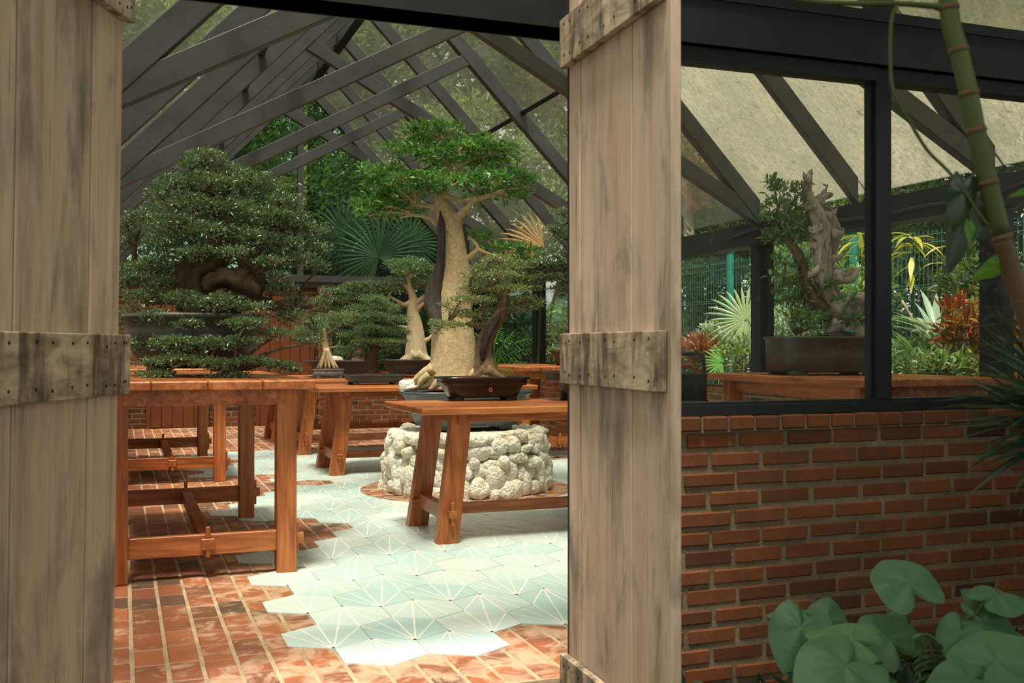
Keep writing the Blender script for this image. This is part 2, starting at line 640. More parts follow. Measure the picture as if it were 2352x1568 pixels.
def blob_leaves(c, r, n, L, wr=.5, tmpl=DIAMOND, flat=.5, shell=.55, up=.35, varb=0., axes=None):
    """leaves filling a lumpy ellipsoid: c centre, r radii (x,y,z)"""
    U = nrmz(RNG.normal(size=(n, 3)))
    U[:, 2] = np.where(RNG.random(n) < flat, np.abs(U[:, 2]), U[:, 2])
    rad = shell + (1 - shell) * RNG.random(n) ** .6
    k = RNG.uniform(2, 5, (5, 3)); ph = RNG.uniform(0, 6.3, 5)
    lump = 1 + .16 * np.sin(U @ k.T + ph).sum(1) / 1.5
    rad = rad * lump
    X = U * rad[:, None]
    P = np.array(c) + (X * np.array(r) if axes is None else X @ (np.array(r)[:, None] * axes))
    D = nrmz(U * np.array([1, 1, .5]) + RNG.normal(size=(n, 3)) * .7 + np.array([0, 0, up]))
    Nn = nrmz(RNG.normal(size=(n, 3)) * .7 + np.array([0, 0, 1.]))
    ln = L * RNG.uniform(.6, 1.25, n)
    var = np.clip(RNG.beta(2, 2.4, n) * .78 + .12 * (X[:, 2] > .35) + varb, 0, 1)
    bright = RNG.random(n) < .05
    var = np.where(bright, 1., var)
    return leaf_arrays(P, D, Nn, ln, wr, tmpl, var)


AX_R = _r; AX_H = _h
AXES = np.array([_r, _h, _z])


def pix_pad(px, py, rx, ry, Z, dz=0., depth=None, dens=1., L=.02, wr=.5, tmpl=DIAMOND, varb=0., flat=.55, shell=.5):
    """a foliage pad whose outline is about the pixel ellipse; real depth across"""
    Zc = Z + dz
    c = W(px, py, Zc)
    a = rx * Zc / FOC; b = ry * Zc / FOC
    d = depth if depth else a * .85
    area = a * d + b * (a + d)
    n = max(30, int(dens * area / (L * L * wr) * 5.2))
    return c, (a, d, b), blob_leaves(c, (a, d, b), n, L, wr, tmpl, flat, shell, .35, varb, AXES)


def twigs(mb, start, c, r, k, r0=.008, seed=0):
    rs = np.random.default_rng(seed)
    for i in range(k):
        e = c + (rs.uniform(-.8, .8) * r[0]) * AX_R + (rs.uniform(-.8, .8) * r[1]) * AX_H + _z * rs.uniform(-.3, .5) * r[2]
        m = (start + c) / 2 * .5 + (c + e) / 2 * .5 + rs.normal(size=3) * r[0] * .08
        mb.tube([start, m, e], [r0, r0 * .6, r0 * .25], 5, 2, cap=False)


def snoise(P, scale, seed, oct=3):
    rs = np.random.default_rng(seed); v = 0; amp = 1.
    for o in range(oct):
        k = rs.normal(size=(6, 3)) * scale * 2 ** o; ph = rs.uniform(0, 6.3, 6)
        v = v + amp * np.sin(P @ k.T + ph).sum(1) / 6; amp *= .55
    return v


_ICO = {}


def ico(sub):
    if sub not in _ICO:
        import bmesh
        bm = bmesh.new(); bmesh.ops.create_icosphere(bm, subdivisions=sub, radius=1)
        _ICO[sub] = (np.array([v.co[:] for v in bm.verts]), [tuple(v.index for v in f.verts) for f in bm.faces]); bm.free()
    return _ICO[sub]


def rock(mb, c, r, seed, sub=3, amp=.3, R=None):
    V, F = ico(sub)
    d = 1 + amp * snoise(V, 1.6, seed) + amp * .35 * snoise(V, 5, seed + 9)
    X = V * d[:, None]
    X = np.sign(X) * np.abs(X) ** .85
    X = X * np.array(r)
    if R is not None:
        X = X @ R
    o = mb.smooth; mb.smooth = True
    mb.add(X + np.array(c), F)
    mb.smooth = o


def craggy(mb, amp, scale, seed=0, i0=0, zst=.4):
    """push the surface in and out with ridged noise so bark and deadwood look torn"""
    V = np.array(mb.v[i0:]); Q = V * np.array([1, 1, zst])
    d = np.stack([snoise(Q, scale, seed + k, 4) for k in range(3)], 1)
    d = d - np.sign(d) * np.abs(d) ** 2 * .5
    V = V + d * amp * np.array([1, 1, .6])
    mb.v[i0:] = [tuple(p) for p in V]
# ================================================================== building frame
FV = 3.66            # outer face of the gable wall
UL, UR = -0.20, 5.66  # inner faces of the side walls
UC = 2.78            # ridge
VE = 17.0            # far gable


def brick_wall(mb, u0, u1, v0, v1, z0, z1, seed, phase=0., detail=.0035, pitch=.079, L=.228):
    """solid wall with real bricks standing proud of the mortar; runs along its longer side"""
    rs = np.random.default_rng(seed)
    along_u = (u1 - u0) > (v1 - v0)
    a0, a1 = (u0, u1) if along_u else (v0, v1)
    b0, b1 = (v0, v1) if along_u else (u0, u1)
    mb.cm = 1; mb.cv = .5
    e = .006
    if along_u:
        mb.box((a0, b0 + e, z0), (a1, b1 - e, z1))
    else:
        mb.box((b0 + e, a0, z0), (b1 - e, a1, z1))
    mb.cm = 0
    n = int((z1 - z0) / pitch + .3)
    for i in range(n):
        zt = z1 - i * pitch - .004
        zb = zt - pitch + .0205
        if zb < z0:
            break
        x = a0 - ((i % 2) * .5 + phase + rs.uniform(-.06, .06)) * (L + .016)
        while x < a1:
            l = L + rs.uniform(-.010, .010)
            p, q = max(x, a0), min(x + l, a1)
            if q - p > .03:
                mb.cv = float(np.clip(rs.beta(3.2, 2.2), 0, 1)) if rs.random() > .08 else rs.uniform(0, .12)
                d1, d2 = rs.uniform(-.003, .003, 2)
                j = rs.uniform(-.003, .003, 4)
                if along_u:
                    mb.cbox((p, b0 + d1, zb + j[0]), (q, b1 + d2, zt + j[1]), .006)
                else:
                    mb.cbox((b0 + d1, p, zb + j[0]), (b1 + d2, q, zt + j[1]), .006)
            x += l + .015 + rs.uniform(-.003, .006)


# ---- floor -----------------------------------------------------------------
TA = .2015
TW = TA * 3 ** .5


def cell(j, k):
    v = 4.210 + j * 1.5 * TA
    off = 1.003 - (0 if j % 2 == 0 else TW / 2) - (v - 4.2) * .0088
    return off + k * TW, v


START = {0: 0, 1: 0, 2: 0, 3: 0, 4: 0, 5: 0, 6: 0, 7: 0, 8: 1, 9: 2, 10: 2, 11: 2, 12: 0, 13: 0, 14: 0, 15: 1, 16: 1, 17: 2, 18: 3,
         19: 2, 20: 2, 21: 0, 22: 0, 23: 0, 24: 1, 25: 2, 26: 0, 27: 0, 28: 0}
ENDK = {0: 1, 1: 3, 2: 6, 3: 8, 4: 9, 22: 9, 25: 9, 26: 8, 27: 8, 28: 8}
cells = []
for j in range(29):
    for k in range(START[j], min(ENDK.get(j, 12), 12) + 1):
        u, v = cell(j, k)
        if u < UR - .4:
            cells.append((j, k, u, v))
ncell = {(j, k) for j, k, _, _ in cells}

mb = MB()
mb.cm = 1
mb.box((-.02, FV - .005, -.42), (1.715, FV + .1, -.0035))
mb.box((UL - .1, FV + .1, -.42), (UR + .1, VE + .1, -.0035))
mb.cm = 0
rs = np.random.default_rng(3)
pu, pv = .131, .236
ncol = int((UR - UL + .2) / pu)
for i in range(ncol):
    u0 = .042 - 2 * pu + i * pu
    if u0 < UL - .1:
        continue
    door = u0 > -.05 and u0 + pu < 1.73
    v = FV if door else FV + .1
    first = True
    off = rs.uniform(0, pv) * .35
    while v < VE:
        l = (pv - off * 0.9) if first else pv + rs.uniform(-.012, .012)
        mb.cv = float(rs.beta(2.4, 1.7)) if rs.random() > .1 else rs.uniform(0, .1)
        uc, vc = u0 + pu / 2, v + l / 2
        hz = max(0, 1 - abs(uc - .95) / .75) * (1.1 if vc < 6.4 else .5) + (.5 if uc > 1.3 else 0)
        mb.ch = float(min(1, hz))
        zt = rs.uniform(-.002, .0015)
        mb.cbox((u0 + .0075, v + (.0 if first else .005), -.12 if first else -.02), (u0 + pu - .0075, v + l - .005, zt), .005)
        v += l
        first = False
floor = mb.build('floor', ['floor_brick', 'floor_mortar'])
tag(floor, kind='structure')

mb = MB()
rs = np.random.default_rng(5)
ang = [90, 30, -30, -90, -150, 150]
for j, k, u, v in cells:
    R0 = TA - .0012
    zt = .004 + rs.uniform(0, .0007)
    pts = [np.array([u + R0 * math.cos(math.radians(a)), v + R0 * math.sin(math.radians(a)), zt]) for a in ang]
    mb.cm = 0
    mb.cv = float(rs.random())
    lo = [p - np.array([0, 0, .012]) for p in pts]
    mb.add(pts + lo, [tuple(range(6))[::-1]] + [(i, (i + 1) % 6, 6 + (i + 1) % 6, 6 + i) for i in range(6)])
    ap = 0 if j % 2 == 0 else 3
    V = [pts[(ap + i) % 6] for i in range(6)]
    tg = [(V[2], .0078), ((V[2] + V[3]) / 2, .0076), (V[3], .0084), ((V[3] + V[4]) / 2, .0076), (V[4], .0078)]
    # in the photo the heavy ray runs to the middle of the far sides
    mb.cm = 1
    for q, wd in tg:
        d = q - V[0]; d /= np.linalg.norm(d)
        s_ = np.array([-d[1], d[0], 0]) * wd / 2
        up = np.array([0, 0, .0007])
        a_ = V[0] + d * .006; b_ = q - d * .003
        mb.add([a_ - s_ + up, b_ - s_ + up, b_ + s_ + up, a_ + s_ + up], [(0, 1, 2, 3)])
inlay = mb.build('hexagon_tile_inlay', ['aqua_tile', 'cream_line'], floor)
mb = MB()
rs = np.random.default_rng(8)
PCU, PCV = 2.86, 8.80
for i in range(44):
    a0, a1 = 2 * PI * i / 44 + .006, 2 * PI * (i + 1) / 44 - .006
    mb.cv = float(rs.beta(2, 2)); mb.ch = .7
    q = [(PCU + r * math.cos(a), PCV + r * math.sin(a)) for r, a in ((.70, a0), (.93, a0), (.93, a1), (.70, a1))]
    mb.add([(x, y, .0075) for x, y in q] + [(x, y, -.01) for x, y in q], [(0, 1, 2, 3), (0, 4, 5, 1), (1, 5, 6, 2), (2, 6, 7, 3), (3, 7, 4, 0)])
mb.build('brick_ring', ['floor_brick'], floor)

mb = MB()
mb.box((-30, -12, -.6), (40, 60, -.38))
g = mb.build('ground', ['ground_soil'])
tag(g, kind='structure')

# ---- walls -----------------------------------------------------------------
mb = MB()
brick_wall(mb, 1.72, 6.3, FV + .02, FV + .17, -.42, .905, 21, .35)
mb.cm = 0
x = 1.70
rs = np.random.default_rng(9)
while x < 6.3:
    mb.cv = float(rs.beta(2.5, 2.2))
    mb.cbox((x, FV + .0, .912), (x + .111, FV + .19, .969 + rs.uniform(-.002, .002)), .006)
    x += .124
mb.cm = 1
mb.box((1.70, FV + .012, .905), (6.3, FV + .178, .962))
front = mb.build('wall_front', ['brick', 'mortar'])
tag(front, kind='structure')
mb = MB()
brick_wall(mb, -1.6, -.14, FV + .02, FV + .17, -.42, .905, 22, .1)
tag(mb.build('wall_front_side', ['brick', 'mortar']), kind='structure')

mb = MB()
brick_wall(mb, UR, UR + .15, FV + .2, VE + .1, -.42, .85, 23)
right = mb.build('wall_right', ['brick', 'mortar']); tag(right, kind='structure')
mb = MB()
brick_wall(mb, UL - .15, UL, FV + .2, VE + .1, -.42, .85, 24)
tag(mb.build('wall_left', ['brick', 'mortar']), kind='structure')
mb = MB()
brick_wall(mb, UL, 3.02, VE, VE + .15, -.42, 2.21, 25)
mb.cm = 0
rs = np.random.default_rng(33)
for i in range(28):
    for s_ in (0, 1):
        mb.cv = rs.beta(3, 2)
        w0 = 2.97 if i % 2 else 3.0
        mb.cbox((w0 + s_ * .11, VE - .11, .005 + i * .079), (w0 + s_ * .11 + .10, VE + .16, .068 + i * .079), .005)
mb.cm = 1
mb.box((2.985, VE - .10, 0), (3.19, VE + .15, 2.21))
mb.cm = 0
brick_wall(mb, 3.2, UR + .1, VE, VE + .15, -.42, .85, 26)
back = mb.build('wall_back', ['brick', 'mortar']); tag(back, kind='structure')


def dark_recess_panel(n, u0, u1, h):  # dark panel dressed as a door; its colour stands for a shaded recess
    d = thing('door_%d' % n, None, None, ((u0 + u1) / 2, VE - .02, 0), kind='structure')
    m = MB(); k = 5
    for i in range(k):
        a = u0 + (u1 - u0) * i / k
        m.cbox((a + .003, VE - .045, .01), (a + (u1 - u0) / k - .003, VE - .012, h), .004)
    m.build('door_panel', 'peg_wood', d)
    m = MB()
    m.box((u0 - .06, VE - .06, .0), (u0, VE - .001, h + .06)); m.box((u1, VE - .06, 0), (u1 + .06, VE - .001, h + .06)); m.box((u0, VE - .06, h), (u1, VE - .001, h + .06))
    m.build('door_frame', 'peg_wood', d)
    m = MB(); m.tube([(u0 + .1, VE - .05, 1.0), (u0 + .1, VE - .09, 1.03), (u0 + .1, VE - .09, 1.17), (u0 + .1, VE - .05, 1.2)], .009, 6)
    m.build('door_handle', 'black_rubber', d)


dark_recess_panel(3, .42, 1.22, 2.0)
dark_recess_panel(4, 2.06, 2.86, 2.0)


# ---- steel ----------------------------------------------------------------
def one(name, mat, label, cat, fn, group=None, base=None):
    m = MB(); fn(m)
    V = np.array(m.v); b = base if base is not None else (V[:, 0].mean(), V[:, 1].mean(), V[:, 2].min())
    me_off = thing.__name__
    o = m.build(name, mat)
    b = np.array(b, float)
    co = np.zeros(len(o.data.vertices) * 3); o.data.vertices.foreach_get('co', co)
    co = co.reshape(-1, 3) - b
    o.data.vertices.foreach_set('co', co.ravel()); o.data.update()
    o.location = b
    OFF[o.name] = b
    return tag(o, label, cat, group)


ZE = 2.42
# header across the doorway and the windows, with its lower window rail
one('header_beam', 'front_steel', 'deep black steel beam running across above the doorway and the front window', 'beam',
    lambda m: (m.box((-1.6, FV + .01, 2.47), (6.3, FV + .17, 2.70)), m.box((-1.6, FV - .0, 2.655), (6.3, FV + .18, 2.70)), m.box((-1.6, FV + .0, 2.47), (6.3, FV + .18, 2.492))))
one('window_sill_rail', 'front_steel', 'black steel sill rail lying on top of the front brick wall', 'window sill',
    lambda m: (m.box((1.72, FV + .03, .971), (6.3, FV + .15, 1.012)), m.box((1.72, FV + .055, 1.012), (6.3, FV + .125, 1.025))))
one('steel_post', 'front_steel', 'black steel post standing on the front sill, dividing the front window', 'post',
    lambda m: (m.box((3.085, FV + .05, 1.026), (3.165, FV + .13, 2.47)), m.box((3.072, FV + .075, 1.026), (3.178, FV + .105, 2.47))))
one('steel_post', 'front_steel', 'black steel post above the header beam at the upper right', 'post',
    lambda m: m.box((3.085, FV + .04, 2.701), (3.175, FV + .14, 4.9)))
one('door_post', 'front_steel', 'black steel door post behind the right plank door', 'post', lambda m: m.box((1.66, FV + .03, -.0), (1.715, FV + .15, 2.469)))
one('door_post', 'front_steel', 'black steel door post behind the left plank door', 'post', lambda m: m.box((-.13, FV + .03, -.0), (-.075, FV + .15, 2.469)))
one('steel_post', 'front_steel', 'black steel corner post at the far right of the front wall', 'post', lambda m: m.box((5.62, FV + .03, 1.026), (5.74, FV + .16, 2.469)))


def win(n, polys, thick_ax, mat, frame=None, fmat='front_steel'):
    w = thing('window_%d' % n, None, None, polys[0], kind='structure')
    m = MB(); m.box(polys[0], polys[1]); m.build('glass_pane', mat, w)
    if frame is not None:
        m = MB(); frame(m); m.build('window_frame', fmat, w)
    return w


def frame_v(a0, a1, z0, z1, v, t=.03, dep=.05):
    return lambda m: (m.box((a0, v - dep / 2, z0), (a0 + t, v + dep / 2, z1)), m.box((a1 - t, v - dep / 2, z0), (a1, v + dep / 2, z1)),
                      m.box((a0 + t, v - dep / 2, z0), (a1 - t, v + dep / 2, z0 + t)), m.box((a0 + t, v - dep / 2, z1 - t), (a1 - t, v + dep / 2, z1)))


win(1, ((1.76, FV + .088, 1.026), (3.06, FV + .092, 2.44)), 1, 'clear_glass', lambda m: m.box((1.72, FV + .04, 2.41), (3.084, FV + .13, 2.469)))
win(2, ((3.20, FV + .088, 1.026), (5.60, FV + .092, 2.44)), 1, 'clear_glass', lambda m: m.box((3.166, FV + .04, 2.41), (5.6, FV + .13, 2.469)))

# rafters -------------------------------------------------------------------
PT = 1.04; RT = .215
E0, E1 = -.10, 5.66


def roof_frame(v, name, label, scis, w=.10, group=None):
    t = thing(name, label, 'roof truss' if scis else 'rafter', (UC, v, ZE), group=group)
    half = UC - E0
    zt0 = ZE + .005 + RT
    for s_ in (-1, 1):
        ue = UC + s_ * half
        m = MB()
        pr = [(ue, zt0 - RT), (ue, zt0), (UC, zt0 + PT * half), (UC, zt0 + PT * half - RT)]
        m.loft([[(a, v - w / 2, b) for a, b in pr], [(a, v + w / 2, b) for a, b in pr]])
        m.build('rafter_bar', 'painted_steel', t, bevel=.004)
    if scis:
        zb = HC + 1.155; sl = .54; th = .155
        for s_ in (-1, 1):
            ue = UC + s_ * half
            x1 = half * 2 * .692
            m = MB()
            w2 = w / 2 - .004 if s_ < 0 else w / 2 - .007
            pr = [(ue, zb), (ue, zb + th), (ue - s_ * x1, zb + th + sl * x1), (ue - s_ * (x1 + .05), zb + sl * (x1 + .05))]
            m.loft([[(a, v - w2, b) for a, b in pr], [(a, v + w2, b) for a, b in pr]])
            m.build('scissor_bar', 'painted_steel', t, bevel=.004)
    return t


TV = [5.64 + 2.84 * i for i in range(4)]
roof_frame(TV[0], 'roof_truss', 'dark steel scissor truss nearest the doorway, its bars crossing the top left corner', True)
roof_frame(TV[1], 'roof_truss', 'steel scissor truss crossing just under the header beam, second from the doorway', True)
roof_frame(TV[2], 'roof_truss', 'steel scissor truss crossing above the tall ficus bonsai, third from the doorway', True)
roof_frame(TV[3], 'roof_truss', 'small looking steel scissor truss farthest from the doorway, left of the ficus crown', True)
for v, lb in ((4.22, 'steel rafter pair just inside the front gable, before the nearest truss'),
              (7.06, 'steel rafter pair between the nearest and the second truss'),
              (9.9, 'steel rafter pair between the second and the third truss'),
              (12.74, 'steel rafter pair between the third and the farthest truss'),
              (15.58, 'steel rafter pair between the farthest truss and the back gable')):
    roof_frame(v, 'roof_rafter', lb, False, .07)
roof_frame(VE, 'gable_rafter', 'steel rafter pair framing the glazed back gable', False, .12)
one('tie_beam', 'painted_steel', 'dark steel tie beam across the back gable on top of the brick wall', 'beam',
    lambda m: (m.box((UL, VE - .06, 2.225), (UR, VE + .08, 2.41)), m.box((UL, VE - .10, 2.30), (UR, VE - .06, 2.41))))
one('gable_post', 'painted_steel', 'slim steel post rising from the back tie beam to the ridge', 'post',
    lambda m: m.box((2.66, VE - .05, 2.411), (2.75, VE + .05, 5.2)))
one('eave_beam', 'front_steel', 'black steel eave beam along the right side under the dirty roof glass', 'beam',
    lambda m: m.box((UR - .10, FV + .2, 2.21), (UR + .12, VE - .12, 2.415)))
one('eave_beam', 'front_steel', 'black steel eave beam along the left side behind the left plank door', 'beam',
    lambda m: m.box((UL - .12, FV + .2, 2.21), (UL + .02, VE - .12, 2.415)))
lbs = ['black steel wall post at the far right behind the palm spikes', 'black steel wall post just left of the driftwood bonsai',
       'black steel right wall post hidden behind the right plank door', 'slim dark steel wall post right of the black potted bonsai at the back',
       'dark steel corner post of the right wall at the back gable']
for v, lb in zip(TV + [VE - .07], lbs):
    one('wall_post', 'front_steel', lb, 'post', lambda m: m.box((UR - .02, v - .08, .851), (UR + .13, v + .08, 2.209)))
for v in TV:
    one('wall_post', 'front_steel', 'black steel post of the left wall hidden behind the left plank door', 'post',
        lambda m: m.box((UL - .13, v - .07, .851), (UL, v + .07, 2.209)), group='left wall posts')
# cable along the right eave
cb = [(UR - .125, 5.2 + i * .45, 2.33 - .05 * abs(math.sin(i * 1.35)) - .02 * math.sin(i * .7)) for i in range(9)]
one('eave_cable', 'black_rubber', 'thick black cable sagging along the right eave beam', 'cable', lambda m: m.tube(cb, .016, 8, 4))

# roof covering: every bay one pane each side, with purlins and ridge
ceil = thing('ceiling', None, None, (UC, 10, ZE), kind='structure')
bays = [FV + .02, 4.22, 5.64, 7.06, 8.48, 9.9, 11.32, 12.74, 14.16, 15.58, VE]
half = UC - E0 + .12
for s_ in (-1, 1):
    for i in range(len(bays) - 1):
        dirty = s_ > 0 and bays[i] < 8.4  # near right panes: heavier dirt also stands for the stronger light there
        m = MB()
        zt = ZE + .01 + RT
        a0, a1 = bays[i] + .01, bays[i + 1] - .01
        pr = [(UC + s_ * half, zt - .12 * PT), (UC + s_ * .05, zt + (half - .12 - .05) * PT)]
        e = .008
        m.loft([[(a, y, b + o) for (a, b) in pr for o in ((0, e) if (a, b) == pr[0] else (e, 0))] for y in (a0, a1)])
        m.build('glass_pane', 'dirty_roof_glass' if dirty else 'roof_glass', ceil)
for u in (4.35, 1.21):
    m = MB(); z = ZE + RT + (UC - E0 - abs(u - UC)) * PT
    m.beam((u, FV + .1, z - .03), (u, VE - .1, z - .03), .05, .05, up=(-PT if u > UC else PT, 0, 1))
    m.build('purlin', 'front_steel', ceil)
m = MB(); zr = ZE + RT + (UC - E0) * PT
m.box((UC - .06, FV + .1, zr - .30), (UC + .06, VE, zr - .02)); m.build('ridge_beam', 'front_steel', ceil)
# side and back glazing
nwin = 3
for i in range(4):
    v0, v1 = [FV + .2, *TV][i] + .09, TV[i] - .09
    win(nwin, ((UR + .05, v0, .87), (UR + .056, v1, 2.2)), 0, 'clear_glass', lambda m: m.box((UR - .0, v0, .852), (UR + .12, v1, .869)))
    nwin += 1
v0, v1 = TV[3] + .09, VE - .16
win(nwin, ((UR + .05, v0, .87), (UR + .056, v1, 2.2)), 0, 'back_glass', lambda m: m.box((UR, v0, .852), (UR + .12, v1, .869))); nwin += 1
win(nwin, ((3.22, VE + .02, .87), (UR - .03, VE + .026, 2.22)), 1, 'back_glass', lambda m: (m.box((3.2, VE, .852), (UR - .03, VE + .08, .88)), m.box((4.4, VE, .88), (4.46, VE + .08, 2.22)))); nwin += 1
m = MB()
w = thing('window_%d' % nwin, None, None, (UC, VE, 2.42), kind='structure')
hh = UC - E0
for sg in (-1, 1):
    pr = [(UC + sg * .04, 2.42), (UC + sg * (hh - .05), 2.42), (UC + sg * (hh - .05), 2.46), (UC + sg * .04, 2.42 + hh * PT)]
    m.loft([[(a, VE + .01, b) for a, b in pr], [(a, VE + .016, b) for a, b in pr]])
m.build('glass_pane', 'back_glass', w)
nwin += 1
# glazed front gable above the header
w = thing('window_%d' % nwin, None, None, (UC, FV + .1, 2.71), kind='structure')
us = [-.02, 1.40, 3.08, 4.35, 5.60]
for a, b in zip(us[:-1], us[1:]):
    zt_ = lambda u: 2.44 + (hh - abs(u - UC)) * PT
    m = MB(); mid_ = [UC] if a + .03 < UC < b - .03 else []
    xs_ = [a + .03] + mid_ + [b - .03]
    pr = [(xs_[0], 2.705)] + [(x_, max(2.72, zt_(x_))) for x_ in xs_] + [(xs_[-1], 2.705)]
    m.loft([[(x_, FV + .10, z_) for x_, z_ in pr], [(x_, FV + .105, z_) for x_, z_ in pr]])
    m.build('glass_pane', 'gable_glass', w)
for a in us[1:-1]:
    if abs(a - 3.08) > .1:
        m = MB(); m.box((a - .03, FV + .07, 2.701), (a + .03, FV + .13, 2.44 + (hh - abs(a - UC)) * PT)); m.build('mullion', 'front_steel', w)
nwin += 1


# ---- plank doors -------------------------------------------------------------
def plank_door(n, far, near, z0, z1, bounds, batz, side, seed, lean=0., hidden_end=.035, thick=.034):
    """far/near: ends of the face the camera sees; side: unit normal of that face"""
    far = np.array(far, float); near = np.array(near, float)
    d = near - far; L = np.linalg.norm(d); d /= L
    nrm = np.array(side)
    t = thing('door_%d' % n, None, None, (far[0], far[1], z0), kind='structure')
    rs = np.random.default_rng(seed)

    def put(m, a0, a1, b0, b1, t0, t1, mat, name, par, jz=0., ch=.003):
        m2 = MB()
        m2.cbox((a0, t0, b0), (a1, t1, b1), ch)
        out = []
        for (x, y, z) in m2.v:
            p = far + d * x + nrm * y
            k = (z - 1.25) * lean
            out.append((p[0] + k * _r[0], p[1] + k * _r[1], z))
        m2.v = out
        return m2.build(name, mat, par)

    for i in range(len(bounds) - 1):
        a, b = bounds[i] * L, bounds[i + 1] * L
        j = rs.uniform(-.0025, .0025)
        put(None, a + .0025, b - .0025, z0 + rs.uniform(-.01, .01), z1, -thick, j, 'weathered_wood', 'plank', t)
    for (b0, b1, e) in batz:
        bt = put(None, -.02 if e else -.02, L - hidden_end, b0, b1, .003, .032, 'stained_batten_wood', 'batten', t, ch=.002)
        h = MB()
        for i in range(len(bounds) - 1):
            for q in (.3, .7):
                xx = (bounds[i] + (bounds[i + 1] - bounds[i]) * q) * L + rs.uniform(-.01, .01)
                for zz in (b0 + .035, b1 - .03):
                    p = far + d * xx + nrm * .0322
                    k = (zz - 1.25) * lean
                    c0 = np.array([p[0] + k * _r[0], p[1] + k * _r[1], zz + rs.uniform(-.008, .008)])
                    h.tube([c0 - nrm * .004, c0 + nrm * .0006], .0055, 8, 1)
        h.build('nail', 'nail_hole', bt)
    return t


rf = onplane(1308, 797, 1, 3.60); rf[2] = 0
Zr = float((rf - CAM) @ _h)
rn = W(1546, 797, Zr / 1.262); rn[2] = 0
dd = (rn - rf) / np.linalg.norm(rn - rf)
sd = np.array([dd[1], -dd[0], 0])
if sd @ _r > 0: sd = -sd
plank_door(1, rf, rn, -.28, 2.62, [0, .13, .40, .66, .99], [(2.30, 2.48, 1), (1.115, 1.30, 1), (-.09, .10, 1)], sd, 41)
lf = onplane(272, 797, 1, 3.60); lf[2] = 0
Zl = float((lf - CAM) @ _h)
dirn = (-.0725 * _r - .997 * _h)
ln_ = lf + dirn * .86
sd2 = np.array([dirn[1], -dirn[0], 0])
if sd2 @ _r < 0: sd2 = -sd2
plank_door(2, lf, ln_, -.28, 2.62, [0, .055, .235, .49, .72, 1.0], [(2.30, 2.48, 1), (1.10, 1.29, 1), (-.09, .10, 1)], sd2, 42, lean=.0122)


# ---- tables -------------------------------------------------------------------
def tall_table(u0, u1, v0, v1, H, label, name='trestle_table', splay=0.):
    """straight legged bench table, long side away from the doorway"""
    t = thing(name, label, 'table', ((u0 + u1) / 2, (v0 + v1) / 2, 0), group='wooden display tables')
    m = MB(); n = 4
    for i in range(n):
        a = u0 + (u1 - u0) * i / n; b = u0 + (u1 - u0) * (i + 1) / n
        m.cbox((a + .0012, v0, H - .048), (b - .0012, v1, H), .006)
    m.build('tabletop', 'table_wood_y', t)
    m = MB()
    for a in (u0 + .13, u1 - .13):
        m.cbox((a - .02, v0 + .12, H - .135), (a + .02, v1 - .12, H - .049), .003)
    for b in (v0 + .13, v1 - .13):
        m.cbox((u0 + .15, b - .02, H - .135), (u1 - .15, b + .02, H - .0495), .003)
    m.build('apron', 'table_wood_y', t)
    LW = .108
    zs = (.125, .235)
    for b, sg in ((v0 + .17, -1), (v1 - .2, 1)):
        for a, sa in ((u0 + .12, -1), (u1 - .14, 1)):
            m = MB()
            p = [(a - LW / 2, b - LW / 2), (a + LW / 2, b - LW / 2), (a + LW / 2, b + LW / 2), (a - LW / 2, b + LW / 2)]
            m.loft([[(x + sa * splay * .0, y + sg * splay, 0) for x, y in p], [(x, y, H - .05) for x, y in p]])
            m.build('leg', 'table_wood_z', t, bevel=.005)
        bb = b + sg * splay * .8
        m = MB(); m.cbox((u0 + .12 + LW / 2 - .02, bb - .024, zs[0]), (u1 - .14 - LW / 2 + .02, bb + .024, zs[1]), .003)
        m.cbox((u1 - .14 + LW / 2 - .01, bb - .022, zs[0] + .03), (u1 - .14 + LW / 2 + .045, bb + .022, zs[1] - .02), .003)
        m.build('cross_stretcher', 'table_wood_x', t)
        m = MB(); m.cbox((u1 - .14 + LW / 2 + .002, bb - .012, zs[0] - .03), (u1 - .14 + LW / 2 + .02, bb + .012, zs[1] + .035), .003); m.build('wedge', 'table_wood_z', t)
        m = MB(); um = (u0 + u1) / 2 + .01
        m.cbox((um - .012, bb + sg * .026, .115), (um + .012, bb + sg * .048, .28), .003); m.build('wedge', 'table_wood_z', t)
    um = (u0 + u1) / 2 + .01
    m = MB(); m.cbox((um - .035, v0 + .12 - splay, .155), (um + .035, v1 - .15 + splay, .215), .003); m.build('long_stretcher', 'table_wood_y', t)
    return t


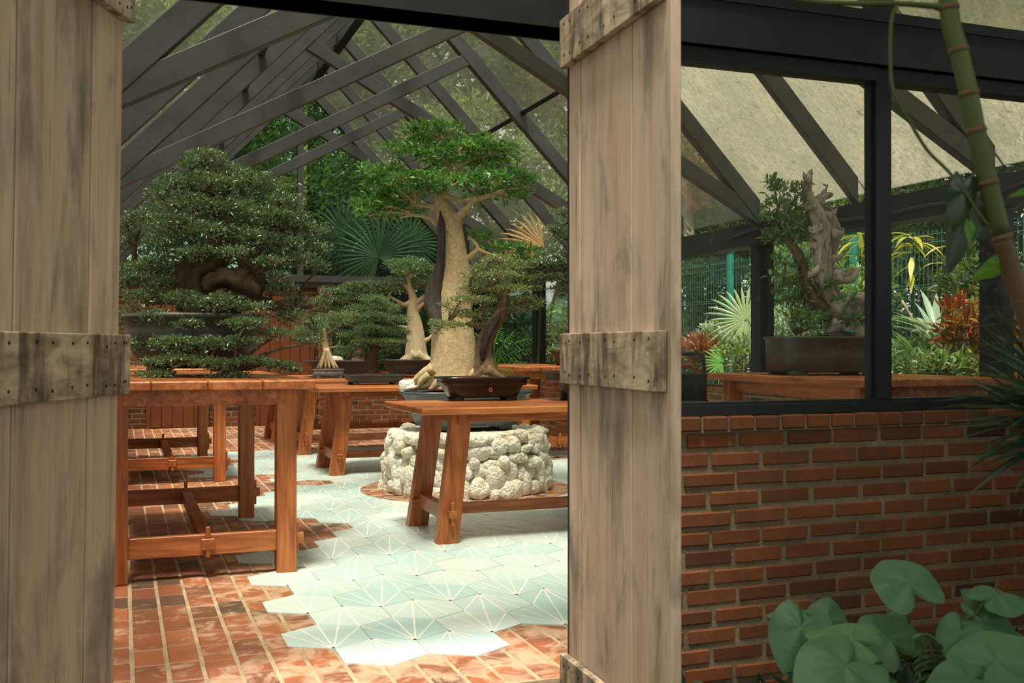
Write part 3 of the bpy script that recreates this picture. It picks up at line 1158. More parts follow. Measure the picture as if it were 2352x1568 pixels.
def splay_table(u0, u1, v0, v1, H, label):
    t = thing('trestle_table', label, 'table', ((u0 + u1) / 2, (v0 + v1) / 2, 0), group='wooden display tables')
    m = MB(); n = 4
    for i in range(n):
        a = v0 + (v1 - v0) * i / n; b = v0 + (v1 - v0) * (i + 1) / n
        m.cbox((u0, a + .0012, H - .042), (u1, b - .0012, H), .006)
    m.build('tabletop', 'table_wood_x', t)
    m = MB()
    for b in (v0 + .16, v1 - .16):
        m.cbox((u0 + .30, b - .02, H - .10), (u1 - .30, b + .02, H - .043), .003)
    for a in (u0 + .30, u1 - .30):
        m.cbox((a - .03, v0 + .1, H - .11), (a + .03, v1 - .1, H - .0435), .003)
    m.build('apron', 'table_wood_x', t)
    for a, sa in ((u0 + .31, -1), (u1 - .31, 1)):
        for b, sb in ((v0 + .19, -1), (v1 - .19, 1)):
            m = MB()
            pt = [(-.065, -.045), (.065, -.045), (.065, .045), (-.065, .045)]
            m.loft([[(a + sa * .11 + x * 1.08, b + sb * .045 + y, 0) for x, y in pt], [(a + x, b + y, H - .043) for x, y in pt]])
            m.build('leg', 'table_wood_z', t, bevel=.005)
            m = MB()
            if sb < 0:
                m.cbox((a + sa * .085 - .012, b + sb * .04 - .075, .12), (a + sa * .085 + .012, b + sb * .04 - .05, .27), .003)
                m.cbox((a + sa * .085 - .027, b + sb * .04 - .085, .17), (a + sa * .085 + .027, b + sb * .04 - .04, .215), .003)
            else:
                m.cbox((a + sa * .085 - .085, b - .05, .15), (a + sa * .085 + .085, b - .015, .20), .003)
                m.cbox((a + sa * .085 + .05, b - .055, .10), (a + sa * .085 + .075, b - .02, .20), .003)
            m.build('wedge', 'table_wood_x', t)
        m = MB(); m.cbox((a + sa * .085 - .028, v0 + .19, .135), (a + sa * .085 + .028, v1 - .19, .235), .003); m.build('cross_stretcher', 'table_wood_y', t)
    vm = (v0 + v1) / 2
    m = MB(); m.cbox((u0 + .24, vm - .035, .13), (u1 - .24, vm + .035, .20), .003); m.build('long_stretcher', 'table_wood_x', t)
    return t


tall_table(-.14, 1.0, 5.74, 8.08, 1.07, 'tall straight legged wooden table under the huge dark bonsai on the left')
tall_table(-.14, 1.0, 9.94, 12.5, 1.05, 'straight legged orange wooden table standing behind the left near table')
splay_table(1.74, 4.02, 6.24, 7.24, .87, 'wooden table with splayed legs in front of the coral stone planter')
splay_table(1.76, 4.02, 9.98, 11.0, .86, 'splayed leg wooden table carrying the blue green bonsai tray')
splay_table(1.78, 4.0, 12.05, 12.95, .86, 'splayed leg wooden table carrying the rooted bonsai in the carved pot')
splay_table(1.70, 4.3, 13.75, 14.75, .86, 'farthest splayed leg wooden table, with two large brown pots')
tall_table(4.06, 5.2, 5.0, 6.78, 1.06, 'wooden table under the driftwood bonsai behind the front window', splay=.05)
tall_table(4.10, 5.15, 10.75, 12.8, 1.03, 'wooden table at the back right in front of the low brick wall', splay=.04)
# ================================================================== pots
def pot(par, c, a, b, h, prof, ex=2.6, mat='dark_clay', feet=4, rot=0., foot_in=.62, soil=.012, seg=48, fh=.025, fw=.05, name='pot', soilmat='soil'):
    """c centre of the underside on the table; a,b half sizes of the rim; prof = [(scale, height 0..1)]"""
    c = np.array(c, float)
    cr, sr = math.cos(rot), math.sin(rot)

    def ring(s, z):
        out = []
        for i in range(seg):
            t = 2 * PI * i / seg
            x = abs(math.cos(t)) ** (2 / ex) * math.copysign(1, math.cos(t)) * a * s
            y = abs(math.sin(t)) ** (2 / ex) * math.copysign(1, math.sin(t)) * b * s
            out.append(c + np.array([x * cr - y * sr, x * sr + y * cr, z]))
        return out
    m = MB(); m.smooth = ex < 5
    z0 = fh
    rings = [ring(prof[0][0] * .55, z0)] + [ring(s, z0 + q * (h - z0)) for s, q in prof]
    st = prof[-1][0]
    rings += [ring(st - .045, h), ring(st - .06, h - .03), ring(st - .07, h - .06)]
    m.loft(rings)
    o = m.build(name, mat, par)
    if feet:
        for sx, sy in ((-1, -1), (1, -1), (1, 1), (-1, 1))[:feet]:
            f = MB()
            x, y = sx * a * foot_in, sy * b * foot_in
            p = c + np.array([x * cr - y * sr, x * sr + y * cr, 0])
            n0 = len(f.v)
            f.cbox((-fw, -fw * .6, 0), (fw, fw * .6, z0 + .012), .004)
            f.v = [tuple(p + np.array([X * cr - Y * sr, X * sr + Y * cr, Z])) for X, Y, Z in f.v]
            f.build('pot_foot', mat, o)
    s = MB(); s.smooth = True
    rr = [ring((st - .065) * k, h - soil - .014 + .030 * (1 - k * k)) for k in (1, .8, .55, .3, .1)]
    s.loft(rr, cap=False)
    s.add([c + np.array([0, 0, h - soil + .017])] + rr[-1], [(0, i + 1, (i + 1) % seg + 1) for i in range(seg)])
    s.build('soil', soilmat, par)
    return o


FLARE = [(.74, 0), (.78, .12), (.86, .5), (.93, .85), (.97, .90), (1., .92), (1., 1.)]
STRAIGHT = [(.90, 0), (.95, .06), (.965, .5), (.965, .90), (1., .92), (1., 1.)]
BOWL = [(.62, 0), (.76, .1), (.88, .35), (.96, .7), (.95, .88), (1., .92), (1., 1.)]
TRAY = [(.80, 0), (.83, .1), (.90, .7), (.92, .82), (1., .86), (1., 1.)]


def foliage(par, pads, Z, L, mat, dens=1., wr=.5, tmpl=DIAMOND, name='foliage_pad', anchors=None, tw=6, twmat='branch_bark', twr=.007, merge=False, varb=0., flat=.55, shell=.5):
    allp = []
    m = MB()
    for i, q in enumerate(pads):
        px, py, rx, ry = q[:4]
        dz = q[4] if len(q) > 4 else 0.
        c, r, arr = pix_pad(px, py, rx, ry, Z, dz, None, dens, L, wr, tmpl, varb, flat, shell)
        if anchors is not None:
            A = [np.array(a) for a in anchors]
            s = min(A, key=lambda a: np.linalg.norm(a - c) + max(0, a[2] - c[2]) * 1.5)
            mid = (s + c) / 2 + np.array([0, 0, .03]) + RNG.normal(size=3) * .02
            m.tube([s, mid, c - np.array([0, 0, r[2] * .3])], [twr * 2., twr * 1.5, twr], 6, 3, cap=False)
            twigs(m, c - np.array([0, 0, r[2] * .35]), c, r, tw, twr * .8, i)
        if merge:
            allp.append(arr)
        else:
            tri_obj(name, [arr], mat, par)
    if merge:
        tri_obj(name, allp, mat, par)
    if m.v:
        m.build('branches', twmat, par)


def path(pts, Z):
    return [W(p[0], p[1], Z + (p[2] if len(p) > 2 else 0)) for p in pts]


def leafobj(par, name, mat, specs, tmpl=OVAL, var=.5):
    """specs: list of (base, dir, normal, length, widthratio)"""
    P = np.array([s[0] for s in specs]); D = np.array([s[1] for s in specs]); N = np.array([s[2] for s in specs])
    L = np.array([s[3] for s in specs])
    arr = leaf_arrays(P, D, N, L, specs[0][4], tmpl, np.clip(RNG.normal(var, .18, len(P)), 0, 1))
    return tri_obj(name, [arr], mat, par)


def blade(m, base, d, L, w, droop=.3, fold=.25, n=7):
    """one sword shaped leaf, thin V section, bending downwards"""
    base = np.array(base, float); d = nrmz(np.array(d, float))
    sd = np.cross(d, _z); sd = sd / (np.linalg.norm(sd) + 1e-9)
    p = base.copy(); V = []
    for i in range(n + 1):
        t = i / n
        ww = w * (0.45 + 1.1 * t if t < .3 else .78 + .25 * (1 - abs(t - .45) * 2)) * (1 if t < .5 else (1 - ((t - .5) / .5) ** 1.6)) * .5
        up = np.cross(sd, d)
        V += [p - sd * ww, p - up * ww * fold, p + sd * ww]
        d = nrmz(d + np.array([0, 0, -droop / n]))
        p = p + d * L / n
    F = []
    for i in range(n):
        a = i * 3
        F += [(a, a + 1, a + 4, a + 3), (a + 1, a + 2, a + 5, a + 4)]
    m.add(V, F)


def fan_leaf(m, c, nrm, tip, R, n=26, spread=300, gap=.35, droop=.25):
    """palmate palm leaf: n pointed segments radiating from c"""
    c = np.array(c, float); nrm = nrmz(np.array(nrm, float)); tip = np.array(tip, float)
    tip = nrmz(tip - nrm * (tip @ nrm)); s = np.cross(nrm, tip)
    for i in range(n):
        a = math.radians(-spread / 2 + spread * i / (n - 1))
        L = R * (.72 + .28 * math.cos(a * .55)) * random.uniform(.92, 1.05)
        d = tip * math.cos(a) + s * math.sin(a)
        q = np.cross(nrm, d)
        w = math.radians(spread / n) * R * .42 * .5
        m.cv = random.random() * .8
        pts = []
        for t, ww, dr in ((.02, .05, 0), (.35, .8, .02), (.62, .9, .10), (.85, .5, .25), (1., .02, .45)):
            p = c + d * L * t - _z * droop * R * dr - nrm * dr * .1 * R
            pts.append([p - q * w * ww, p + nrm * w * ww * .5, p + q * w * ww])
        V = [p for r in pts for p in r]; F = []
        for k in range(4):
            b = k * 3
            F += [(b, b + 1, b + 4, b + 3), (b + 1, b + 2, b + 5, b + 4)]
        m.add(V, F)


def heart(m, c, nrm, tip, L, wid=1., cup=.12, fold=.1, veins=True, wav=.03, seed=0, tipk=.82):
    """broad heart shaped leaf; c = where the stalk joins, tip = pointing direction"""
    rs = np.random.default_rng(seed)
    c = np.array(c, float); nrm = nrmz(np.array(nrm, float)); tip = np.array(tip, float)
    tip = nrmz(tip - nrm * (tip @ nrm)); s = np.cross(nrm, tip)
    N = 48; K = 9; rings = []; ph = rs.uniform(0, 6.3, 3)
    V = [c]
    for k in range(1, K + 1):
        t = k / K
        for i in range(N):
            a = 2 * PI * i / N - PI   # 0 = tip
            aa = abs(a)
            r = .50 + .06 * math.cos(2 * a)
            r += .5 * max(0, 1 - aa / .75) ** 2.0 * tipk      # pointed tip
            r -= .40 * max(0, (aa - 2.60) / .54) ** 1.2       # notch at the stalk
            r *= L * .78
            x = math.cos(a) * r * t; y = math.sin(a) * r * t * wid * 1.12
            vv = math.cos(a * 4.5) if veins else 0
            z = -cup * L * (t * t) + fold * abs(y) * .6 + L * wav * math.sin(3 * a + ph[0]) * t * t + L * .016 * vv * math.sin(t * 3) - .02 * L * math.cos(a) * t * t
            V.append(c + tip * x + s * y + nrm * z)
    F = [(0, 1 + i, 1 + (i + 1) % N) for i in range(N)]
    for k in range(K - 1):
        for i in range(N):
            j = (i + 1) % N; b = 1 + k * N
            F.append((b + i, b + N + i, b + N + j, b + j))
    o = m.smooth; m.smooth = True
    m.add(V, F)
    m.smooth = o


def vein_lines(m, c, nrm, tip, L, wid):
    c = np.array(c, float); nrm = nrmz(np.array(nrm, float)); tip = np.array(tip, float)
    tip = nrmz(tip - nrm * (tip @ nrm)); s = np.cross(nrm, tip)


# ================================================================== 1 huge dark bonsai on the left table
Z1 = 6.62
c1 = np.array([.43, 6.9, 1.071])
t = thing('bonsai_tree', 'huge dark green bonsai in a deep dark footed pot on the left near table', 'bonsai', c1)
pot(t, c1, .43, .38, .385, BOWL, 2.3, 'dark_clay', 4, 0, .52, .015, fh=.05, fw=.055)
m = MB()
m.tube(path([(470, 735), (450, 690), (436, 650), (450, 610), (500, 585), (530, 550), (520, 500), (500, 450), (490, 400)], Z1),
       [.15, .13, .10, .08, .085, .08, .065, .045, .025], 26, 6, .05, .22, 1)
m.tube(path([(490, 735), (520, 700), (560, 672), (590, 640), (575, 600), (600, 560), (640, 520), (660, 480)], Z1),
       [.10, .09, .075, .085, .07, .05, .035, .018], 24, 6, .06, .25, 2)
m.tube(path([(470, 660), (510, 638), (560, 650), (600, 672)], Z1 - .1), [.04, .06, .065, .035], 18, 6, .06, .3, 3)
m.tube(path([(440, 660), (400, 640), (350, 620), (310, 610)], Z1), [.07, .045, .03, .012], 8, 3, .03, .1, 4)
m.tube(path([(560, 680), (620, 700), (670, 715), (715, 700)], Z1), [.06, .04, .025, .012], 8, 3, .03, .1, 5)
m.tube(path([(490, 720, -.1), (470, 790, -.35), (480, 840, -.42), (540, 850, -.45), (600, 838, -.42)], Z1), [.05, .03, .02, .014, .008], 8, 3, .03, .1, 6)
craggy(m, .035, 12, 3)
m.build('trunk', 'dark_bark', t)
A1 = path([(436, 650), (450, 610), (530, 550), (520, 500), (500, 450), (490, 400), (590, 640), (600, 560), (640, 520), (350, 620), (310, 610), (670, 715), (620, 700), (480, 840, -.42), (540, 850, -.45), (470, 740, -.2)], Z1)
P1 = [(474, 366, 52, 18, 0), (440, 386, 42, 16, -.05), (535, 400, 60, 20, .1), (590, 408, 50, 16, 0), (400, 420, 48, 18, -.1), (470, 432, 75, 22, -.08), (560, 440, 72, 22, 0),
      (640, 432, 46, 16, .05), (372, 458, 52, 20, 0), (650, 468, 55, 18, -.05), (440, 480, 78, 22, -.15), (535, 487, 74, 22, -.12), (620, 500, 70, 18, -.1),
      (335, 500, 50, 20, -.05), (300, 512, 24, 18, 0), (395, 520, 66, 22, -.2), (480, 535, 60, 18, -.25), (675, 520, 56, 18, 0), (720, 528, 34, 16, .05), (580, 545, 60, 18, -.2),
      (310, 560, 42, 20, 0), (385, 568, 60, 22, -.22), (650, 562, 60, 16, -.1), (725, 570, 32, 15, .0), (460, 578, 46, 14, -.3), (545, 585, 46, 13, -.3),
      (690, 600, 55, 15, -.05), (735, 612, 26, 12, 0), (620, 600, 40, 12, -.25), (335, 618, 55, 20, -.1), (298, 650, 28, 22, 0), (380, 655, 42, 16, -.2), (640, 640, 38, 12, -.2),
      (340, 690, 60, 20, -.15), (420, 690, 55, 15, -.3), (500, 700, 60, 14, -.35), (580, 708, 55, 13, -.32), (650, 665, 40, 13, -.1), (690, 690, 34, 13, 0), (665, 735, 48, 13, -.1), (720, 752, 30, 11, 0),
      (300, 735, 36, 22, -.05), (370, 735, 55, 14, -.32), (560, 742, 55, 11, -.4), (440, 745, 40, 10, -.4), (640, 770, 50, 10, -.3), (700, 785, 28, 9, -.1),
      (400, 790, 75, 15, -.45), (330, 795, 36, 14, -.3), (500, 790, 55, 12, -.45), (570, 785, 40, 9, -.45), (345, 835, 36, 10, -.4), (420, 825, 60, 12, -.48), (500, 832, 60, 12, -.5), (590, 835, 45, 9, -.5),
      (650, 838, 40, 8, -.45), (680, 850, 22, 6, -.4), (350, 862, 48, 9, -.5), (545, 862, 30, 11, -.52), (560, 882, 16, 10, -.56), (483, 893, 10, 16, -.56), (500, 868, 22, 5, -.54)]
P1 = [(q[0] + random.uniform(-8, 8), q[1] + random.uniform(-5, 5), q[2] * random.uniform(.85, 1.1), q[3] * (1.25 if q[1] < 840 else 1.) * random.uniform(.9, 1.25)) + tuple(q[4:]) for q in P1]
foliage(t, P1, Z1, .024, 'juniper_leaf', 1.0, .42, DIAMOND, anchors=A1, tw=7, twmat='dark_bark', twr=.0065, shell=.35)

# ================================================================== 2 coral stone planter with the tall ficus
pl = thing('stone_planter', 'round planter of white coral stones standing in the middle of the tiled floor', 'planter', (PCU, PCV, 0))
m = MB(); rs = np.random.default_rng(77)
R0 = .70
m.smooth = True
rings = [[(PCU + r * math.cos(a), PCV + r * math.sin(a), z) for a in np.linspace(0, 2 * PI, 40, endpoint=False)] for r, z in ((R0, 0.008), (R0 - .03, .25), (R0 - .06, .48), (R0 - .15, .50))]
m.smooth = False
m.loft(rings)
z = .07; row = 0
while z < .52:
    hgt = [.085, .075, .06, .055, .05, .045, .04][min(row, 6)]
    a = rs.uniform(0, .2)
    rr = R0 - .01 - z * .10
    while a < 2 * PI + .0:
        w = rs.choice([.045, .06, .08, .11]) * rs.uniform(.85, 1.15)
        rock(m, (PCU + rr * math.cos(a + w / rr), PCV + rr * math.sin(a + w / rr), z + rs.uniform(-.035, .035)),
             (.055 + rs.uniform(0, .035), w * 1.15, hgt * rs.uniform(.75, 1.5)), int(rs.integers(1e6)), 3, .42,
             np.array([[math.cos(a + w / rr), math.sin(a + w / rr), 0], [-math.sin(a + w / rr), math.cos(a + w / rr), 0], [0, 0, 1]]))
        a += 2 * w * .95 / rr
    z += hgt * 1.45; row += 1
for i in range(60):
    a = rs.uniform(0, 6.3); r = rs.uniform(.35, .66)
    rock(m, (PCU + r * math.cos(a), PCV + r * math.sin(a), .50), (rs.uniform(.05, .11), rs.uniform(.05, .1), .03), int(rs.integers(1e6)), 2, .25)
m.build('stone_ring', 'coral_stone', pl)
m = MB(); m.loft([[(PCU + .62 * math.cos(a), PCV + .62 * math.sin(a), z) for a in np.linspace(0, 2 * PI, 30, endpoint=False)] for z in (.40, .521)]); m.build('planter_fill', 'coral_stone', pl)

ZF = 9.25
t = thing('bonsai_tree', 'tall ficus bonsai with thick pale trunk and bright green crown on the stone planter', 'bonsai', (PCU, PCV, .535))
pot(t, (PCU, PCV, .537), .585, .36, .33, FLARE, 3.2, 'grey_glaze', 4, -.0, .5, .012, fh=.03, fw=.06)
m = MB()
m.tube(path([(1040, 893), (1040, 860), (1042, 820), (1040, 760), (1040, 700), (1046, 640), (1044, 590), (1038, 540), (1034, 515), (1022, 490), (1014, 465), (1012, 440)], ZF),
       [.27, .222, .205, .185, .165, .150, .135, .120, .112, .088, .070, .062], 28, 5, .008, .05, 11)
m.tube(path([(1030, 535), (1045, 505), (1062, 490), (1080, 468), (1094, 455)], ZF - .06), [.06, .05, .035, .027, .03], 10, 4, .01, .06, 12)
m.tube(path([(1090, 458), (1062, 462), (1035, 452), (1012, 448)], ZF - .05), [.025, .022, .022, .03], 8, 4, .01, .05, 13)
m.tube(path([(1092, 458), (1115, 452), (1160, 440)], ZF - .05), [.032, .02, .01], 8, 3, .01, .05, 14)
m.tube(path([(1005, 470), (985, 473), (955, 470), (930, 478)], ZF), [.03, .022, .016, .009], 8, 3, .01, .05, 15)
m.tube(path([(1005, 515), (985, 500), (950, 494), (920, 500)], ZF), [.03, .02, .013, .008], 8, 3, .01, .05, 16)
m.tube(path([(1012, 450), (1020, 420), (1035, 385), (1042, 350), (1020, 320)], ZF), [.05, .035, .025, .018, .01], 8, 3, .01, .05, 17)
m.tube(path([(1042, 395), (1060, 380), (1085, 365), (1120, 360)], ZF), [.022, .018, .013, .008], 8, 3, .01, .05, 18)
m.tube(path([(1060, 600), (1078, 590), (1097, 572), (1085, 552), (1072, 548)], ZF - .05), [.04, .028, .022, .015, .01], 8, 3, .01, .05, 19)
m.tube(path([(1097, 572), (1120, 582), (1150, 590), (1180, 592)], ZF - .05), [.018, .013, .010, .007], 8, 3, .01, .05, 20)
for i, (pp, rr) in enumerate([([(1000, 850), (980, 868), (955, 880), (932, 889)], (.07, .045, .03, .012)), ([(1005, 862), (990, 880), (975, 888), (950, 892)], (.06, .035, .025, .01)),
                              ([(995, 845), (965, 862), (945, 878)], (.05, .03, .012)), ([(1010, 875), (995, 890), (985, 895)], (.05, .03, .012)),
                              ([(1075, 860), (1100, 876), (1130, 888)], (.07, .04, .015)), ([(1060, 875), (1075, 890), (1090, 895)], (.05, .03, .012)), ([(985, 860), (968, 874), (960, 888), (940, 893)], (.03, .03, .02, .01))]):
    m.tube(path([(p[0], p[1], -.12 - .03 * i) for p in pp], ZF), rr, 10, 4, .02, .1, 30 + i)
m.build('trunk', 'pale_bark', t)
m = MB()
m.tube(path([(1012, 486, -.065), (1014, 520, -.105), (1014, 570, -.12), (1012, 612, -.10), (1000, 655, -.08), (996, 700, -.10), (1004, 740, -.15), (1008, 752, -.16)], ZF),
       [.012, .034, .036, .040, .065, .075, .045, .012], 12, 5, .06, .25, 21)
m.tube(path([(1064, 515, -.04), (1070, 560, -.04), (1072, 610, -.04), (1076, 640, -.03)], ZF), [.012, .028, .034, .012], 8, 4, .05, .2, 22)
m.build('hollow_bark', 'hollow_wood', t)
P2 = [(985, 297, 55, 17), (1030, 300, 40, 16, -.05), (950, 308, 28, 12), (905, 343, 32, 14), (940, 352, 38, 15, -.1), (975, 332, 45, 14, .1), (1000, 358, 52, 18, -.15), (1055, 345, 55, 20, -.1), (1105, 330, 42, 18), (1125, 352, 50, 22, .1),
      (1165, 350, 32, 18), (1050, 380, 60, 16, .2), (1120, 378, 50, 16, .1), (855, 398, 30, 22, .05), (895, 402, 42, 22, 0), (870, 430, 45, 22, .1), (930, 415, 48, 22, -.2), (985, 412, 50, 18, -.2), (1040, 420, 50, 16, -.25), (1085, 418, 48, 18, -.1),
      (1135, 415, 50, 22, -.1), (1185, 412, 42, 24, 0), (1215, 425, 22, 22, 0), (1160, 448, 60, 16, .15), (960, 442, 60, 16, 0), (905, 455, 50, 18, .15), (845, 475, 36, 18, 0), (885, 480, 45, 20, .1), (935, 487, 40, 15, .1), (850, 492, 34, 10, 0),
      (1085, 462, 30, 12, .2), (1100, 545, 36, 13, .1), (1135, 575, 34, 14, .1), (1175, 575, 40, 15), (1215, 582, 28, 15), (1190, 602, 38, 12, .1)]
A2 = path([(1012, 440), (1035, 385), (1042, 350), (1020, 320), (1085, 365), (1115, 452), (955, 470), (950, 494), (1020, 420), (1072, 548), (1150, 590), (1094, 455)], ZF)
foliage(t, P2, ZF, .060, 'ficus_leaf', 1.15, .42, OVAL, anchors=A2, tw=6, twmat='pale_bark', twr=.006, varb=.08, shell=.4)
m = MB()
rock(m, W(935, 886, ZF - .22), (.07, .05, .06), 5, 3, .35)
rock(m, W(948, 893, ZF - .25), (.05, .04, .03), 6, 3, .35)
m.build('pale_rock', 'coral_stone', t)
# green fern-like plant rooted beside the ficus
t = thing('philodendron_plant', 'bright green plant with split leaves growing behind the black glazed bonsai pot', 'plant', W(1145, 880, ZF))
m = MB()
for i, (x, y, tx, ty) in enumerate([(1150, 800, 1218, 780), (1150, 820, 1215, 805), (1140, 850, 1180, 862), (1120, 790, 1095, 770), (1140, 810, 1175, 770), (1150, 845, 1205, 835), (1130, 840, 1100, 830), (1135, 790, 1150, 755), (1150, 866, 1190, 880), (1120, 850, 1090, 868)]):
    b = W(1135, 872, ZF); a = W(x, y, ZF - .1); e = W(tx, ty, ZF - .15)
    m.cv = .3 + .5 * random.random()
    m.tube([b, (a + b) / 2 + _z * .02, a], [.006, .005, .004], 5, 2)
    for k in range(9):
        q = a + (e - a) * k / 8
        for sg in (-1, 1):
            dd_ = nrmz(nrmz(e - a) * .9 + sg * _z * .8 + RNG.normal(size=3) * .15)
            blade(m, q, dd_, .085 * (1 - abs(k - 3) / 9), .02, .5, n=4)
m.build('frond', 'frond_leaf', t)

# ================================================================== 3 black glazed pot on the near table
cb3 = onplane(1107, 918, 2, .871)
zc3 = float((cb3 - CAM) @ _f)
c3 = cb3 + _h * .0
Z3 = zc3
t = thing('bonsai_tree', 'small leaved bonsai in a black glazed pot with a gold flower mark', 'bonsai', c3)
pot(t, c3, .335, .20, .168, [(.70, 0), (.74, .08), (.83, .45), (.90, .8), (.93, .86), (1., .89), (1., 1.)], 4.5, 'black_glaze', 4, -.06, .58, .006, fh=.022, fw=.03)
m = MB()
base = c3 - _h * .158 + np.array([.03 * 1, 0, .10])
for k in range(6):
    a = 2 * PI * k / 6
    p = W(1127, 895, zc3 - .193) + AX_R * .011 * math.cos(a) + _z * .011 * math.sin(a)
    m.tube([p, p - _h * .012], .0045, 8, 1)
m.build('flower_mark', 'gold_mark', t)
m = MB()
m.tube(path([(1117, 876), (1115, 850), (1112, 820), (1112, 790), (1122, 762), (1140, 738), (1152, 715), (1156, 690)], Z3), [.115, .082, .062, .056, .055, .050, .042, .035], 18, 5, .02, .16, 41)
for i, (x, y) in enumerate([(1075, 866), (1090, 872), (1165, 868), (1150, 874), (1120, 878)]):
    m.tube(path([(1117, 850), ((x + 1117) / 2, 863), (x, y + 2)], Z3 - .05), [.05, .03, .01], 8, 3, .02, .1, 42 + i)
m.tube(path([(1120, 760), (1105, 730), (1070, 745), (1030, 742)], Z3), [.02, .015, .01, .006], 7, 3)
m.tube(path([(1156, 700), (1160, 680), (1140, 660), (1100, 670), (1080, 660)], Z3), [.035, .03, .02, .014, .008], 7, 3)
m.tube(path([(1156, 690), (1170, 660), (1190, 640)], Z3), [.03, .02, .01], 7, 3)
m.tube(path([(1140, 735), (1180, 700), (1215, 690)], Z3), [.025, .015, .008], 7, 3)
m.tube(path([(1150, 690), (1140, 640), (1135, 610)], Z3), [.02, .015, .008], 7, 3)
m.build('trunk', 'brown_bark', t)
m = MB()
m.tube(path([(1108, 828, -.065), (1110, 800, -.065), (1120, 768, -.06), (1138, 740, -.055), (1150, 718, -.045)], Z3), [.012, .028, .03, .028, .01], 10, 5, .06, .2, 48)
m.build('hollow_bark', 'hollow_wood', t)
P3 = [(1145, 600, 45, 16), (1175, 620, 38, 14), (1115, 618, 36, 14), (1090, 640, 28, 16), (1150, 635, 50, 13, -.1), (1200, 640, 38, 13), (1080, 665, 30, 13), (1120, 655, 45, 13, .1), (1170, 665, 50, 13, -.1), (1215, 662, 30, 12), (1185, 650, 50, 10, .1),
      (1060, 690, 32, 12), (1100, 690, 40, 11, -.1), (1150, 690, 46, 11, .1), (1200, 690, 40, 12), (1230, 695, 24, 9), (1050, 715, 28, 10), (1010, 745, 30, 13, -.05), (1000, 760, 18, 8, -.1), (1040, 748, 36, 10, -.1), (1080, 725, 40, 9), (1130, 715, 40, 9, .1), (1185, 712, 36, 9), (1215, 705, 30, 9), (1095, 748, 34, 8), (1020, 700, 14, 7), (1240, 690, 14, 7)]
A3 = path([(1156, 690), (1100, 670), (1080, 660), (1190, 640), (1215, 690), (1135, 610), (1030, 742), (1105, 730), (1140, 660), (1180, 700)], Z3)
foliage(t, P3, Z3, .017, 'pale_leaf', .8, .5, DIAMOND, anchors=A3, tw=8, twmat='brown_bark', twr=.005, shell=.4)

# ================================================================== 4 blue-green tray on the second table
cb4 = onplane(856, 883, 2, .861); Z4 = float((cb4 - CAM) @ _f) + .05
t = thing('bonsai_tree', 'dense small leaved bonsai in a shallow blue green tray pot', 'bonsai', cb4)
pot(t, cb4 + _h * .12, .305, .19, .105, TRAY, 7, 'teal_glaze', 4, 0, .72, .003, fh=.02, fw=.03)
m = MB()
m.tube(path([(857, 860), (856, 840), (852, 822), (862, 800), (862, 760), (864, 720), (866, 690)], Z4 + .12), [.07, .058, .062, .045, .035, .022, .01], 14, 4, .10, .1, 51)
for (a, b, c_, d_) in ((862, 800, 800, 785), (862, 790, 915, 790), (862, 760, 800, 740), (862, 750, 915, 745), (864, 720, 830, 690), (862, 815, 800, 822)):
    m.tube(path([(a, b), ((a + c_) / 2, (b + d_) / 2 - 4), (c_, d_)], Z4 + .12), [.016, .011, .005], 6, 3)
m.build('trunk', 'dark_bark', t)
P4 = [(862, 690, 36, 14), (835, 712, 36, 14), (885, 708, 38, 14), (860, 728, 45, 13, -.1), (815, 742, 32, 11), (905, 735, 34, 12), (850, 755, 42, 11, -.1), (890, 760, 40, 11), (808, 770, 34, 10), (925, 765, 20, 8), (840, 785, 36, 10, -.1), (885, 787, 42, 10, -.1), (920, 785, 20, 8), (815, 800, 30, 9), (900, 805, 22, 8), (790, 812, 24, 9), (830, 818, 26, 7), (778, 800, 12, 6)]
A4 = path([(862, 800), (862, 760), (864, 720), (866, 690), (800, 785), (915, 790), (800, 740), (915, 745), (830, 690), (800, 822)], Z4 + .12)
foliage(t, P4, Z4 + .12, .021, 'myrtle_leaf', 1.0, .42, DIAMOND, anchors=A4, tw=7, twmat='dark_bark', twr=.0045, merge=False, shell=.35)

# ================================================================== 5 rooted bonsai in the carved pot
cb5 = onplane(750, 868, 2, .861); Z5 = float((cb5 - CAM) @ _f) + .1
t = thing('bonsai_tree', 'small bonsai with splayed pale exposed roots in a carved grey oval pot', 'bonsai', cb5)
pot(t, cb5 + _h * .13, .20, .14, .11, [(.9, 0), (1.0, .2), (.97, .6), (.93, .85), (1., .9), (1., 1.)], 2.4, 'carved_clay', 4, 0, .62, .004, fh=.02, fw=.03)
m = MB()
m.tube(path([(752, 825), (749, 800), (745, 775), (748, 750), (752, 730)], Z5 + .1), [.05, .045, .035, .022, .012], 12, 4, .02, .15, 61)
for i, x in enumerate((728, 738, 748, 758, 768, 778, 735, 770)):
    m.tube(path([(750, 800), ((750 * 1.2 + x * .8) / 2, 822), (x, 850)], Z5 + .1 - .03 * (i % 4)), [.03, .022, .014], 8, 3, .02, .1, 62 + i)
m.tube(path([(750, 800), (775, 793), (782, 780)], Z5 + .1), [.012, .008, .004], 6, 3)
m.tube(path([(747, 775), (720, 760), (705, 765)], Z5 + .1), [.014, .009, .004], 6, 3)
m.tube(path([(750, 765), (772, 750), (778, 735)], Z5 + .1), [.012, .009, .004], 6, 3)
m.build('trunk', 'smooth_pale_bark', t)
P5 = [(700, 760, 34, 12), (715, 775, 34, 11), (745, 750, 34, 12), (725, 740, 30, 10), (775, 742, 24, 11), (765, 728, 30, 11), (790, 725, 26, 10), (745, 770, 24, 9, .1), (690, 770, 16, 8)]
A5 = path([(752, 730), (705, 765), (778, 735), (748, 750)], Z5 + .1)
